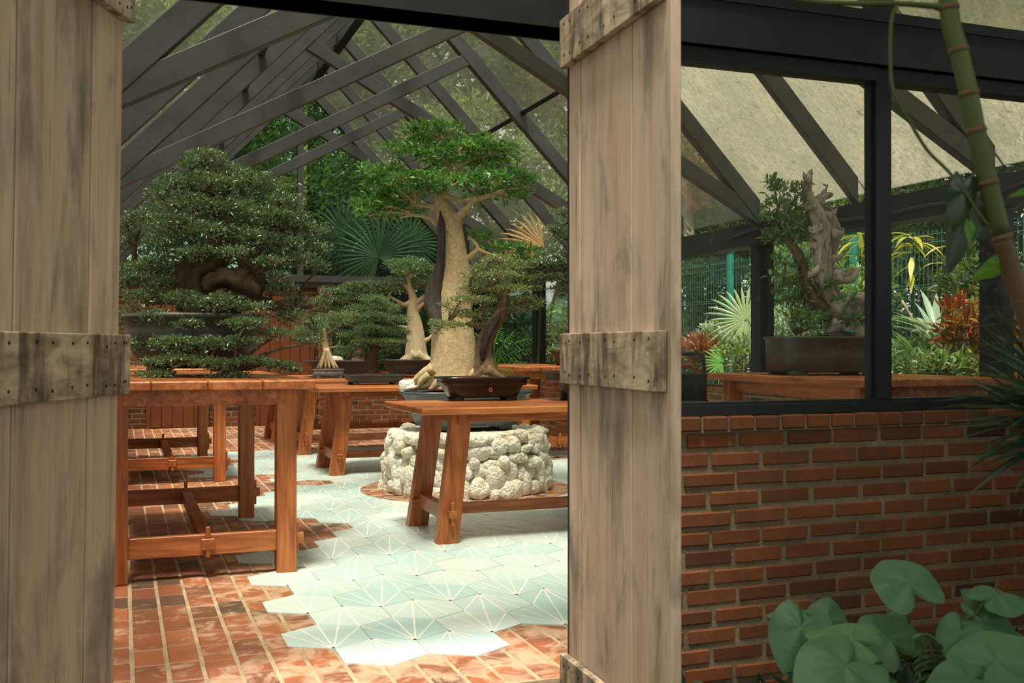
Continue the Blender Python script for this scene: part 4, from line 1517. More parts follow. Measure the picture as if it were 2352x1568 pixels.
foliage(t, P5, Z5 + .1, .030, 'myrtle_leaf', .9, .42, DIAMOND, anchors=A5, tw=6, twmat='branch_bark', twr=.005, varb=.1)

# ================================================================== 6,7 big brown pots at the back
cb6 = onplane(962, 872, 2, .861); Z6 = 14.0
cb6 = W(962, 864, Z6); cb6[2] = .861
t = thing('bonsai_tree', 'smooth pale trunked bonsai in a wide brown pot just left of the ficus trunk', 'bonsai', cb6)
pot(t, cb6, .50, .30, .225, FLARE, 4, 'brown_clay', 4, 0, .6, .006, fh=.025, fw=.05)
m = MB()
m.tube(path([(958, 836), (956, 815), (955, 780), (953, 745), (948, 715), (950, 690), (943, 665), (938, 640), (930, 620)], Z6), [.24, .15, .125, .10, .075, .06, .045, .03, .015], 16, 4, .015, .08, 71)
for i, pp in enumerate([[(950, 690), (930, 700), (912, 690), (895, 680)], [(950, 700), (975, 680), (990, 665)], [(945, 668), (925, 650), (905, 640)], [(955, 715), (968, 700), (985, 692)], [(952, 755), (935, 752), (915, 748)], [(968, 785), (985, 778), (995, 765)], [(938, 640), (960, 625), (975, 620)]]):
    m.tube(path(pp, Z6), np.linspace(.045, .012, len(pp)), 8, 3, .02, .06, 72 + i)
for i, x in enumerate((908, 920, 935, 950, 968, 985, 1000)):
    m.tube(path([(956, 815), ((956 + x) / 2, 824), (x, 838)], Z6 - .08 * (i % 3)), [.09, .055, .025], 8, 3, .03, .1, 80 + i)
m.build('trunk', 'smooth_pale_bark', t)
P6 = [(915, 608, 36, 13), (950, 605, 36, 14), (975, 620, 26, 16), (935, 625, 40, 14, -.1), (985, 645, 22, 16), (900, 650, 34, 14), (935, 655, 30, 12, .1), (880, 655, 18, 9), (965, 650, 26, 13), (905, 668, 30, 9), (990, 670, 16, 9)]
A6 = path([(930, 620), (895, 680), (990, 665), (905, 640), (975, 620), (938, 640)], Z6)
foliage(t, P6, Z6, .034, 'myrtle_leaf', .9, .5, DIAMOND, anchors=A6, tw=7, twmat='branch_bark', twr=.006, varb=.08)

Z7 = 14.0; cb7 = W(785, 864, Z7); cb7[2] = .861
t = thing('bonsai_tree', 'layered dark bonsai in a wide brown pot near the back brick pillar', 'bonsai', cb7)
pot(t, cb7, .50, .30, .21, FLARE, 4, 'brown_clay', 4, 0, .6, .006, fh=.025, fw=.05)
m = MB()
m.tube(path([(822, 838), (820, 815), (822, 790), (822, 750), (820, 710), (810, 690)], Z7), [.10, .07, .055, .045, .03, .015], 12, 4, .03, .1, 91)
for i, pp in enumerate([[(822, 750), (790, 735), (750, 720)], [(822, 720), (850, 700), (880, 690)], [(820, 700), (780, 690), (750, 680)], [(822, 830), (790, 836), (775, 838)], [(822, 830), (845, 836), (850, 838)]]):
    m.tube(path(pp, Z7), [.03, .02, .01], 7, 3)
m.build('trunk', 'brown_bark', t)
rock(mm := MB(), W(772, 828, Z7 - .05), (.10, .07, .06), 8, 3, .2); mm.build('pale_rock', 'white_stone', t)
P7 = [(765, 672, 34, 12), (805, 660, 28, 12), (835, 655, 30, 11), (745, 690, 30, 10), (790, 690, 40, 11), (830, 680, 36, 12), (730, 700, 22, 8), (765, 712, 34, 9), (810, 712, 36, 10), (855, 670, 26, 9), (740, 725, 26, 7), (790, 730, 30, 8), (700, 712, 20, 7)]
A7 = path([(810, 690), (750, 720), (880, 690), (750, 680), (820, 710)], Z7)
foliage(t, P7, Z7, .03, 'juniper_leaf', .9, .45, DIAMOND, anchors=A7, tw=6, twmat='brown_bark', twr=.005, varb=.12)

# ================================================================== 8, 9 pots at the right end of the near table, half behind the plank door
cb8 = onplane(1345, 918, 2, .871); Z8 = float((cb8 - CAM) @ _f)
t = thing('bonsai_tree', 'dark leaved bonsai in a flared pot, half hidden by the right plank door', 'bonsai', cb8)
pot(t, cb8 + _h * .06, .29, .22, .205, [(.50, 0), (.52, .2), (.60, .45), (.72, .7), (.88, .88), (1., .93), (1., 1.)], 5, 'brown_clay', 4, -.1, .42, .006, fh=.05, fw=.035)
m = MB()
m.tube(path([(1345, 850), (1348, 800), (1336, 740), (1345, 690), (1330, 630), (1340, 570), (1332, 520)], Z8), [.07, .06, .05, .04, .03, .02, .01], 12, 4, .02, .1, 101)
m.tube(path([(1340, 620), (1300, 612), (1260, 625), (1225, 622)], Z8), [.025, .018, .012, .006], 8, 3)
m.build('trunk', 'dark_bark', t)
P8 = [(1290, 490, 26, 12), (1330, 500, 50, 16), (1280, 530, 30, 14), (1300, 548, 34, 14), (1350, 540, 50, 16), (1275, 585, 34, 14), (1240, 605, 36, 10), (1205, 618, 24, 8), (1290, 610, 40, 13), (1340, 590, 50, 16), (1270, 635, 36, 12), (1245, 640, 26, 10), (1300, 645, 34, 12), (1225, 650, 22, 7), (1290, 665, 30, 9), (1350, 640, 50, 14), (1390, 560, 40, 14), (1400, 620, 40, 14)]
A8 = path([(1300, 612), (1260, 625), (1340, 570), (1332, 520), (1330, 630)], Z8)
foliage(t, P8, Z8, .021, 'juniper_leaf', .9, .45, DIAMOND, anchors=A8, tw=6, twmat='dark_bark', twr=.005, varb=.12)

cb9 = onplane(1560, 925, 2, .871)
t = thing('handled_pot', 'black pot with a twisted rope handle just right of the plank door', 'pot', cb9)
pot(t, cb9, .165, .15, .20, STRAIGHT, 5, 'black_glaze', 4, 0, .8, .01, fh=.015, fw=.02)
m = MB(); h9 = []
for q in ((.165, .18), (.165, .28), (.15, .325), (.10, .335), (.02, .335)):
    h9.append(cb9 + AX_R * q[0] + _z * q[1])
m.tube(h9, .013, 8, 5, .03, .3); m.build('handle', 'black_glaze', t)
m = MB(); m.tube([cb9 + AX_R * .155 + _z * z_ for z_ in np.linspace(.03, .19, 9)], [.010, .016, .010, .016, .010, .016, .010, .016, .01], 8, 2); m.build('rope_trim', 'black_glaze', t)

# ================================================================== 10 driftwood bonsai
c10 = np.array([4.60, 6.0, 1.061]); Z10 = float((c10 - CAM) @ _f)
c10 = W(1893, 858, Z10 + .0); c10[2] = 1.061
t = thing('bonsai_tree', 'gnarled grey driftwood bonsai in a wide dark oval pot behind the front window', 'bonsai', c10)
pot(t, c10, .405, .27, .262, STRAIGHT, 3.0, 'dark_clay', 4, -YAW * .6, .66, .006, fh=.018, fw=.06)
m = MB()
D = Z10
m.tube(path([(1950, 765), (1935, 735), (1915, 700), (1895, 660), (1885, 620), (1882, 570), (1888, 530), (1880, 490), (1868, 455), (1862, 430), (1862, 400)], D),
       [.12, .10, .070, .052, .048, .052, .056, .050, .038, .028, .018], 44, 9, .03, .32, 111)
m.tube(path([(1930, 730), (1918, 690), (1908, 650), (1908, 600), (1916, 560), (1912, 520), (1900, 485), (1885, 465)], D + .05),
       [.08, .065, .05, .042, .04, .036, .028, .016], 40, 9, .03, .32, 112)
m.tube(path([(1905, 645), (1925, 640), (1948, 636), (1965, 622), (1978, 610)], D), [.05, .06, .05, .026, .006], 26, 8, .03, .2, 113)
m.tube(path([(1885, 470), (1895, 452), (1915, 450), (1922, 448)], D - .02), [.04, .034, .018, .005], 12, 4, .08, .25, 114)
m.tube(path([(1895, 470), (1898, 440), (1902, 428), (1893, 418)], D), [.02, .018, .010, .003], 10, 4, .05, .2, 115)
m.tube(path([(1858, 430), (1848, 420), (1842, 412)], D), [.02, .014, .004], 10, 4, .05, .2, 116)
m.tube(path([(1862, 405), (1868, 392), (1870, 384)], D), [.022, .014, .003], 10, 3, .05, .2, 117)
m.tube(path([(1878, 520), (1862, 530), (1858, 520)], D - .04), [.035, .02, .006], 10, 4, .05, .2, 118)
m.tube(path([(1925, 720), (1950, 700), (1975, 705), (1990, 725), (2005, 755)], D - .05), [.08, .09, .085, .065, .045], 34, 9, .03, .25, 119)
m.tube(path([(1930, 740), (1915, 755), (1895, 765)], D - .08), [.06, .035, .015], 12, 4, .06, .2, 120)
m.tube(path([(1955, 740), (1975, 760), (1995, 768)], D - .1), [.08, .06, .04], 14, 4, .06, .2, 121)
# live stem on the left
for k, (a, b, c_) in enumerate([((1868, 470), (1850, 478), (1843, 470)), ((1895, 500), (1918, 492), (1932, 478)), ((1885, 560), (1866, 566), (1858, 556)), ((1905, 600), (1925, 596), (1934, 584)), ((1880, 620), (1862, 630), (1856, 622)), ((1912, 540), (1930, 536), (1936, 522)), ((1862, 412), (1850, 404), (1846, 396))]):
    m.tube(path([a, b, c_], D - .03), [.035, .016, .003], 12, 5, .06, .3, 140 + k)
craggy(m, .048, 19, 5)
m.build('driftwood_trunk', 'driftwood', t)
m = MB()
m.tube(path([(1930, 745), (1900, 715), (1870, 690), (1852, 655), (1846, 620), (1835, 590), (1820, 565), (1800, 540), (1795, 520)], D + .02), [.06, .055, .05, .042, .036, .034, .03, .02, .012], 14, 5, .04, .2, 122)
m.tube(path([(1835, 765), (1822, 740), (1838, 715), (1865, 705)], D), [.03, .035, .03, .02], 12, 4, .04, .2, 123)
m.tube(path([(1846, 630), (1825, 640), (1800, 650)], D), [.014, .01, .004], 8, 3)
m.build('live_trunk', 'brown_bark', t)
P10 = [(1800, 445, 34, 24), (1835, 440, 22, 20), (1790, 480, 36, 24, -.05), (1830, 475, 28, 22), (1775, 510, 32, 22), (1815, 515, 34, 24, -.06), (1845, 505, 22, 20), (1785, 545, 34, 18), (1820, 548, 28, 16), (1770, 420, 12, 14), (1850, 540, 14, 12),
       (1790, 600, 14, 8), (1800, 640, 36, 12), (1830, 650, 26, 12), (1840, 605, 20, 10), (1805, 680, 34, 14), (1840, 685, 24, 14), (1830, 725, 36, 16, -.1), (1860, 740, 34, 14, -.12), (1890, 730, 26, 12, -.1), (1940, 690, 20, 8, -.15), (1950, 735, 26, 10, -.16), (1980, 735, 18, 8, -.15), (1845, 755, 34, 9, -.15), (1910, 655, 10, 8, -.1), (1770, 550, 14, 9)]
A10 = path([(1795, 520), (1820, 565), (1800, 650), (1846, 620), (1838, 715), (1930, 720), (1870, 690)], D)
foliage(t, P10, D, .060, 'broad_leaf', .85, .40, OVAL, anchors=A10, tw=5, twmat='brown_bark', twr=.005, varb=.02, shell=.3)
m = MB(); m.tube(path([(1940, 757, -.2), (1955, 762, -.2), (1968, 760, -.2)], D), .006, 6, 3); m.build('wire_tape', 'turquoise_tape', t)

# ================================================================== 11 far pots
c11 = W(1300, 840, 12.6); c11[2] = 1.031
t = thing('flared_pot', 'small flared brown pot with a climbing plant on the back right table', 'pot', c11)
pot(t, c11, .17, .15, .18, [(.5, 0), (.55, .2), (.75, .6), (.9, .85), (1., .9), (1., 1.)], 5, 'brown_clay', 4, 0, .4, .006, fh=.02, fw=.03)
tri_obj('foliage', [blob_leaves(c11 + np.array([0, 0, .35]), (.2, .2, .22), 900, .035, .4)], 'myrtle_leaf', t)
# ================================================================== outside on the right: fence and planting
FX = 7.60
fn = thing('mesh_fence', 'teal welded wire mesh fence with posts outside the right hand windows', 'fence', (FX, 10, -.38))
pv_ = [2.0, 4.5, 7.0, 9.5, 12.0, 14.5, 17.0, 19.5]
for v in pv_:
    m = MB(); m.cbox((FX - .045, v - .04, -.39), (FX + .015, v + .04, 2.5), .004); m.cbox((FX - .05, v - .045, 2.50), (FX + .02, v + .045, 2.53), .004); m.build('post', 'teal_fence', fn)
for a, b in zip(pv_[:-1], pv_[1:]):
    m = MB()
    for k in range(1, 40):
        y = a + (b - a) * k / 40
        m.box((FX - .003, y - .002, -.3), (FX + .001, y + .002, 2.42))
    zz = [-.28, .12, .15, .6, .62, 1.0, 1.03, 1.45, 1.85, 1.88, 2.3, 2.38]
    for z in zz:
        m.box((FX - .009, a, z - .003), (FX - .003, b, z + .003))
    m.build('mesh_panel', 'fence_wire', fn)


def shrub(name, label, cat, c, r, n, L, mat, wr=.45, tmpl=OVAL, stems=5, stemmat='brown_bark', group=None, up=.5, varb=0.):
    c = np.array(c, float)
    t = thing(name, label, cat, (c[0], c[1], -.38), group)
    tri_obj('foliage', [blob_leaves(c, r, n, L, wr, tmpl, .5, .3, up, varb)], mat, t)
    m = MB()
    for i in range(stems):
        e = c + np.array([RNG.uniform(-.5, .5) * r[0], RNG.uniform(-.5, .5) * r[1], RNG.uniform(-.2, .5) * r[2]])
        b = np.array([c[0] + RNG.uniform(-.1, .1), c[1] + RNG.uniform(-.1, .1), -.40])
        m.tube([b, (b + e) / 2 + RNG.normal(size=3) * .05, e], [.02, .013, .006], 6, 2)
    m.build('stem', stemmat, t)
    return t


def sword_plant(name, label, cat, c, n, L, w, mat, droop=.6, zmin=.2, group=None):
    t = thing(name, label, cat, c, group)
    m = MB()
    for i in range(n):
        a = RNG.uniform(0, 2 * PI); e = RNG.uniform(zmin, 1.2)
        m.cv = RNG.random()
        blade(m, np.array(c) + np.array([math.cos(a), math.sin(a), 0]) * .02 + _z * RNG.uniform(0, .1), (math.cos(a) * math.cos(e), math.sin(a) * math.cos(e), math.sin(e)), L * RNG.uniform(.7, 1.1), w, droop)
    m.build('sword_leaves', mat, t)
    return t


def G(px, py, u):
    """point on the vertical plane x = u seen at that pixel"""
    return onplane(px, py, 0, u)


shrub('croton_bush', 'red and orange croton bush outside, just right of the right plank door', 'bush', G(1605, 820, 6.5), (.22, .30, .22), 520, .13, 'croton_leaf', .22, varb=.05)
shrub('croton_bush', 'red and orange croton bush outside, between the window post and the right wall post', 'bush', G(2208, 785, 6.4), (.15, .20, .33), 420, .13, 'croton_leaf', .22, varb=.05)
shrub('croton_bush', 'pinkish red croton seen beyond the far right wall post', 'bush', G(2345, 830, 6.6), (.3, .3, .25), 500, .13, 'croton_leaf', .22)
fp = thing('fan_palm', 'pale yellow green fan palm leaf outside, left of the black wall post', 'palm', G(1710, 860, 6.9))
m = MB(); cf = G(1712, 735, 6.9)
fan_leaf(m, cf, nrmz(-_h * .9 - AX_R * .3 + _z * .3), _z * .6 - AX_R * .8, .52, 30, 320)
m.build('fan_leaf', 'fan_leaf', fp)
m = MB(); m.tube([cf, cf + np.array([.1, .05, -.5]), np.array([cf[0] + .15, cf[1] + .1, -.39])], .012, 6, 3)
m.build('stalk', 'stem_green', fp)
fp = thing('fan_palm', 'low green fan palm leaf outside, at the foot of the black wall post', 'palm', G(1650, 850, 6.2))
m = MB(); cf = G(1660, 835, 6.2); fan_leaf(m, cf, nrmz(-_h + _z * .6), -AX_R + _z * .3, .28, 16, 200); m.build('fan_leaf', 'frond_leaf', fp)
for i, (px, py, u, s, lb) in enumerate([(1975, 560, 7.2, .42, 'yellow leaved codiaeum branch right of the driftwood bonsai trunk'),
                                        (2095, 570, 7.1, .40, 'yellow leaved plant just right of the window post'),
                                        (2190, 600, 7.2, .4, 'yellow and green leaved plant behind the big hanging leaf')]):
    c = G(px, py, u)
    t = thing('yellow_leaf_plant', lb, 'plant', (c[0], c[1], -.38))
    m = MB(); m.tube([c - _z * 0.05, c + np.array([.05, .03, -.8]), np.array([c[0] + .05, c[1], -.39])], [.008, .012, .016], 6, 3); m.build('stem', 'stem_green', t)
    m = MB()
    for k in range(16 if i < 2 else 9):
        a = RNG.uniform(0, 6.28); e = RNG.uniform(-.3, .9)
        m.cv = float(RNG.random())
        b = c + _z * RNG.uniform(-.25, .15)
        blade(m, b, (math.cos(a) * math.cos(e), math.sin(a) * math.cos(e), math.sin(e)), s * RNG.uniform(.6, 1), .055, 1.3)
    m.build('leaves', 'yellow_leaf', t)
t = thing('pale_leaf', 'single cream coloured leaf hanging right of the driftwood trunk', 'leaf', G(1997, 650, 6.9))
m = MB(); m.cv = .5; heart(m, G(1997, 600, 6.9), nrmz(-_h), -_z, .20, .45, .02, 0); m.build('blade', 'fan_leaf', t)
sword_plant('spider_lily', 'grey green sword leaved plant outside, right of the window post', 'plant', G(2150, 790, 6.5), 34, .55, .06, 'silver_leaf', .9)
sword_plant('spider_lily', 'sword leaved plant low outside between window post and croton', 'plant', G(2110, 840, 6.3), 26, .4, .05, 'sunny_leaf', .9)
cane = thing('bamboo_cane', 'thin tan cane leaning behind the window post', 'cane', G(2128, 800, 6.7))
m = MB(); m.tube([G(2072, 690, 6.7), G(2100, 740, 6.7), G(2135, 812, 6.7)], .012, 8, 3); m.build('cane_stick', 'branch_bark', cane)
sh = [(1650, 800, 6.9, (.35, .4, .3), 'silver_leaf', .10, 'pale broad leaved bush outside under the fan palm'),
      (1700, 820, 6.4, (.22, .35, .22), 'sunny_leaf', .09, 'light green low bush outside beside the black wall post'),
      (1800, 760, 7.1, (.3, .5, .3), 'silver_leaf', .08, 'soft grey green bush outside behind the driftwood bonsai pot'),
      (1830, 650, 8.2, (.5, .8, .9), 'sunny_leaf', .09, 'sunlit bush beyond the fence behind the live bonsai stem'),
      (1975, 700, 7.1, (.3, .5, .4), 'sunny_leaf', .08, 'sunlit green bush behind the driftwood roots'),
      (2100, 830, 6.5, (.35, .5, .2), 'sunny_leaf', .08, 'low green groundcover bush right of the window post'),
      (2160, 850, 6.2, (.35, .5, .16), 'sunny_leaf', .07, 'low leafy bush touching the end of the right table'),
      (2250, 700, 7.1, (.3, .5, .6), 'forest_leaf', .1, 'dark green bush behind the far right wall post'),
      (2330, 760, 7.0, (.4, .4, .5), 'sunny_leaf', .1, 'green bush at the right edge beyond the last wall post'),
      (1600, 700, 8.3, (.5, .9, 1.0), 'forest_leaf', .1, 'dark bush beyond the fence right of the plank door'),
      (1720, 620, 8.6, (.6, 1.2, 1.0), 'forest_leaf', .1, 'tall dark bush behind the first teal fence post'),
      (2120, 640, 8.6, (.6, 1., 1.1), 'forest_leaf', .1, 'tall dark green bush behind the yellow leaved plants'),
      (1970, 620, 8.8, (.6, 1., 1.2), 'sunny_leaf', .09, 'tall bright bush behind the second teal fence post'),
      (1290, 745, 6.6, (.3, .5, .35), 'sunny_leaf', .12, 'bright green bush outside left of the right plank door'),
      (1300, 820, 6.4, (.3, .5, .2), 'sunny_leaf', .08, 'low bush outside above the small brown pot')]
for i, (px, py, u, r, mt, L, lb) in enumerate(sh):
    shrub('shrub', lb, 'shrub', G(px, py, u), r, int(1600 * (r[0] * r[1] + r[1] * r[2]) / .25 * (.1 / L) ** 1.5 * .32), L, mt, .42)
# light bark trunk and dry branches past the fence
for nm, lb, a, b, r, mt in (('tree_trunk', 'pale mottled tree trunk beyond the fence just right of the plank door', (1606, 800), (1585, 590), .13, 'grey_trunk'),
                            ('tree_trunk', 'thick pale tree trunk outside, just left of the right plank door', (1262, 835), (1330, 560), .26, 'brown_bark')):
    u = 8.6 if r < .2 else 7.2
    p = G(*a, u); q = G(*b, u)
    d = (q - p) / max(.1, q[2] - p[2])
    base = p - d * (p[2] + .40); top = q + d * 3
    t = thing(nm, lb, 'tree', base)
    m = MB(); m.tube([base, p, (p + q) / 2 + AX_R * .03, q, top], [r * 1.6, r * 1.2, r, r * .9, r * .6], 16, 5, .04, .12, 3); m.build('trunk', mt, t)

# ================================================================== forest: three crown shapes shared by many trees
def crown_mesh(seed, R, nclus, per, L, mat, wr=.45):
    global RNG
    old = RNG; RNG = np.random.default_rng(seed)
    parts = []
    for i in range(nclus):
        u = nrmz(RNG.normal(size=3)); r = RNG.uniform(.25, 1) ** .5
        c = u * r * np.array(R)
        rr = RNG.uniform(.55, 1.0)
        parts.append(blob_leaves(c, (rr, rr, rr * .55), per, L, wr, DIAMOND, .5, .3, .3))
    Vs, Fs, As, b = [], [], [], 0
    for V, F, a in parts:
        Vs.append(V); Fs.append(F + b); As.append(a); b += len(V)
    RNG = old
    o = tri_obj('foliage', [(np.vstack(Vs), np.vstack(Fs), np.concatenate(As))], mat)
    C.objects.unlink(o)
    return o


crowns = [crown_mesh(1, (2.2, 2.2, 1.7), 46, 330, .16, 'forest_leaf'), crown_mesh(2, (2.6, 2.4, 1.5), 50, 330, .15, 'forest_leaf'),
          crown_mesh(3, (2.0, 2.0, 2.2), 44, 330, .17, 'sunny_leaf', .3)]
tm = MB(); tm.tube([(0, 0, 0), (.1, .05, 2), (-.05, .1, 4), (.1, 0, 6.5)], [.20, .15, .12, .05], 12, 5, .03, .1, 9)
for k in range(5):
    a = k * 1.3
    tm.tube([(0, .05, 3 + k * .5), (math.cos(a) * .8, math.sin(a) * .8, 4 + k * .5), (math.cos(a) * 1.6, math.sin(a) * 1.6, 5 + k * .4)], [.07, .05, .02], 8, 3)
trunk0 = tm.build('trunk', 'grey_trunk'); C.objects.unlink(trunk0)
TREES = [  # x, y, ground, crown height, kind, scale, place
    (10.2, 8.2, 4.6, 1, 1.0, 'leafy tree beyond the fence, seen through the dirty roof glass above the driftwood bonsai'),
    (10.0, 12.2, 4.4, 0, 1.0, 'dark tree beyond the fence behind the right plank door'),
    (10.8, 4.6, 5.0, 2, 1.05, 'light green tree at the right edge behind the green stem'),
    (10.3, 16.3, 4.3, 1, 1.05, 'tree beyond the fence at the back right corner'),
    (11.5, 20.5, 5.0, 0, 1.2, 'tall tree far behind the back right corner'),
    (14.5, 10.5, 6.8, 0, 1.1, 'large tree far right, its crown high over the roof'),
    (14.5, 16.0, 7.6, 1, 1.15, 'large tree far right behind the roof glass'),
    (14.8, 5.0, 7.2, 2, 1.1, 'large light green tree far right above the header'),
    (7.6, 20.8, 4.2, 2, 1.05, 'bushy tree behind the back gable on its right'),
    (4.8, 21.5, 3.6, 0, 1.05, 'dark bushy tree behind the back gable below the palm leaves'),
    (1.6, 21.0, 4.4, 1, 1.1, 'dark bushy tree behind the back gable left of the post'),
    (3.2, 24.5, 7.5, 2, 1.4, 'tall tree behind the back gable near the ridge'),
    (7.2, 25.0, 8.0, 1, 1.5, 'tall tree behind the ficus crown beyond the roof'),
    (-1.4, 23.5, 6.5, 0, 1.4, 'tall dark tree beyond the left back corner'),
    (-4.0, 16.5, 5.6, 0, 1.35, 'dark tree beyond the left roof slope, far part'),
    (-4.0, 11.5, 5.8, 1, 1.35, 'dark tree beyond the left roof slope, middle part'),
    (-4.2, 7.0, 5.8, 0, 1.3, 'dark tree beyond the left roof slope, near part'),
    (11.5, 24.5, 9.5, 0, 1.6, 'distant tall tree behind the roof glass centre'),
]
for i, (x, y, zc, kd, s, lb) in enumerate(TREES):
    t = thing('forest_tree', lb, 'tree', (x, y, -.4), group='trees around the glasshouse')
    t.rotation_euler = (0, 0, i * 1.7)
    c = crowns[kd].copy(); link(c, t); c.location = (0, 0, zc + .4); c.scale = (s, s, s)
    q = trunk0.copy(); link(q, t); q.scale = (s, s, (zc + .4) / 5.)
for i, (x, y, zc, kd, s, lb) in enumerate([(4.3, 1.1, 4.5, 0, 1.15, 'shade tree outside the front wall on the right, its crown above the frame'),  # trees out of view, added to keep sky and sun off the front
                                            (-.6, -2.6, 5.0, 1, 1.2, 'shade tree behind the viewpoint, its crown above the path'),
                                            (1.6, .3, 4.5, 2, .72, 'small shade tree just outside the doorway, its crown above the frame'), (-4.8, 1.0, 4.6, 0, 1.0, 'shade tree outside the front wall on the left, out of the frame'),
                                            (7.8, 1.6, 4.2, 1, 1.05, 'shade tree outside the front wall at the far right corner')]):
    t = thing('shade_tree', lb, 'tree', (x, y, -.4))
    t.rotation_euler = (0, 0, i * 1.1)
    c = crowns[kd].copy(); link(c, t); c.location = (0, 0, zc + .4); c.scale = (s, s, s * .8)
    q = trunk0.copy(); link(q, t); q.scale = (.6, .6, (zc + .4) / 5.)
for i, (x, y, zc, s, lb) in enumerate([(4.9, 2.2, .9, .58, 'bush by the front wall at the far right, just outside the frame'), (3.7, .4, .5, .40, 'bush beside the viewpoint on the right, outside the frame'),  # this pair is added out of view to darken the front wall
                                (10.6, 9.0, 2.6, .8, 'young tree beyond the fence behind the far right wall post'), (11.4, 6.4, 2.8, .8, 'young tree beyond the fence at the right edge of the view'), 
                                (11.0, 14.4, 2.6, .75, 'young tree beyond the fence left of the driftwood bonsai'), (9.6, 8.4, 1.0, .55, 'understorey bush beyond the fence below the hanging leaf'), (9.3, 6.5, 1.1, .62, 'dense understorey bush beyond the fence right of the window post'), (9.4, 10.2, 1.0, .6, 'dense understorey bush beyond the fence behind the driftwood bonsai'), (9.3, 13.6, 1.0, .6, 'dense understorey bush beyond the fence behind the plank door'), (9.2, 17.4, 1.2, .65, 'dense understorey bush beyond the fence at the back'),
                                (9.6, 3.2, 1.1, .62, 'dense understorey bush beyond the fence at the right edge'),
                                (9.0, 20.0, 1.2, .8, 'dark understorey bush behind the back right corner post'), (1.0, 20.3, 1.6, .8, 'dark understorey bush behind the left half of the back wall'), (-2.2, 19.5, 1.6, .8, 'dark understorey bush behind the left back corner'),
 (5.4, 20.6, 1.9, .85, 'taller dark bush rising behind the back gable palm leaves'), (6.6, 19.3, .8, .6, 'dark understorey bush right behind the back gable glass'), (3.9, 19.6, .8, .6, 'dark understorey bush behind the middle of the back gable glass')]):
    t = thing('understorey_bush', lb, 'bush', (x, y, -.4))
    c = crowns[i % 2].copy(); link(c, t); c.location = (0, 0, zc + .4); c.scale = (s, s, s * .9)
    c.rotation_euler = (0, 0, i * 2.1)

# palms behind the back gable glass
for i, (px, py, Z, R, tp, lb) in enumerate([(870, 590, 18.6, 1.15, (-.3, 1), 'large dark fan palm leaf behind the back gable glass, left of the ficus trunk'),
                                  (790, 540, 19.2, 1.0, (-.8, .6), 'dark fan palm leaf behind the back gable, left of the big one'),
                                  (940, 560, 19.0, .8, (.6, .7), 'pale fan palm leaf behind the ficus trunk'),
                                  (1250, 570, 14.6, .9, (-.9, .4), 'dry fan palm leaf outside left of the plank door')]):
    c = W(px, py, Z)
    t = thing('fan_palm', lb, 'palm', (c[0], c[1], -.4))
    m = MB()
    if i == 3:
        fan_leaf(m, c, nrmz(-_h * .6 + _z * .3), AX_R * tp[0] + _z * tp[1], R * .85, 15, 120)
    else:
        fan_leaf(m, c, nrmz(-_h + _z * .35), AX_R * tp[0] + _z * tp[1], R, 34, 300)
    m.build('fan_leaf', 'dry_leaf' if i == 3 else 'dark_fan_leaf', t)
    m = MB(); m.tube([c, c + np.array([.1, .4, -.9]), np.array([c[0] + .1, c[1] + .6, -.41])], [.015, .02, .03], 6, 3); m.build('stalk', 'stem_green', t)

# ================================================================== foreground planting outside the front wall
def nvec(px, py, Z):
    return W(px, py, Z)


t = thing('knotweed_stem', 'tall jointed green stem rising at the right edge, with thin side branches', 'plant', (W(2420, 1568, 1.9)[0], W(2420, 1568, 1.9)[1], -.38))
ZS = 1.9
st = [(2160, -420), (2162, -160), (2182, 40), (2200, 110), (2222, 200), (2240, 290), (2258, 370), (2278, 450), (2300, 540), (2330, 640), (2362, 740), (2400, 900), (2425, 1250)]
m = MB(); rad = [.012, .0155, .0165, .0165, .0165, .0165, .0165, .0165, .0165, .018, .019, .02, .02]
pts = path(st, ZS); base = pts[-1].copy(); base[2] = -.38
m.tube(pts[:9], rad[:9], 14, 4, .0, .02); m.build('upper_stem', 'stem_green', t)
m = MB(); m.tube(pts[8:] + [base], rad[8:] + [.02], 14, 4, .0, .02); m.build('lower_stem', 'stem_brown', t)
for (x, y) in ((2180, 18), (2205, 115), (2226, 215), (2243, 300), (2268, 420), (2303, 545), (2345, 690)):
    for k in range(len(st) - 1):
        if st[k][1] <= y < st[k + 1][1]:
            tt = (y - st[k][1]) / (st[k + 1][1] - st[k][1]); x = st[k][0] + tt * (st[k + 1][0] - st[k][0])
            dd_ = pts[k + 1] - pts[k]
    c = W(x, y, ZS); dd_ = nrmz(dd_)
    m = MB(); m.tube([c - dd_ * .005, c - dd_ * .002, c + dd_ * .002, c + dd_ * .005], [.0168, .0186, .0184, .0168], 16, 2); m.build('joint', 'node_ring', t)
m = MB()
m.tube(path([(2180, 18), (2140, 14), (2060, 8), (1950, 8), (1850, 2), (1760, -20), (1640, -70), (1560, -130)], ZS), [.012, .0055, .005, .005, .005, .005, .004, .002], 10, 4)
m.build('side_branch', 'stem_green', t)
m = MB()
m.tube(path([(2062, 8), (2048, 45), (2045, 130), (2052, 210), (2090, 280), (2130, 345), (2175, 390), (2215, 440), (2255, 500), (2290, 530)], ZS), [.004, .0038, .0036, .0036, .0034, .0032, .003, .003, .003, .004], 8, 4)
m.build('thin_branch', 'stem_green', t)
m = MB(); m.cv = .55
heart(m, W(2215, 440, ZS), nrmz(-_h * .9 + AX_R * .3), -_z * 1. - AX_R * .25, .10, .85, .1, .35, seed=3)
m.build('leaf', 'shade_leaf', t)
m = MB(); m.cv = .9
heart(m, W(2222, 480, ZS + .03), nrmz(-_h * .7 - AX_R * .6 + _z * .2), -_z * 1. - AX_R * .4, .165, .62, .12, .45, seed=4)
m.build('leaf', 'shade_leaf', t)
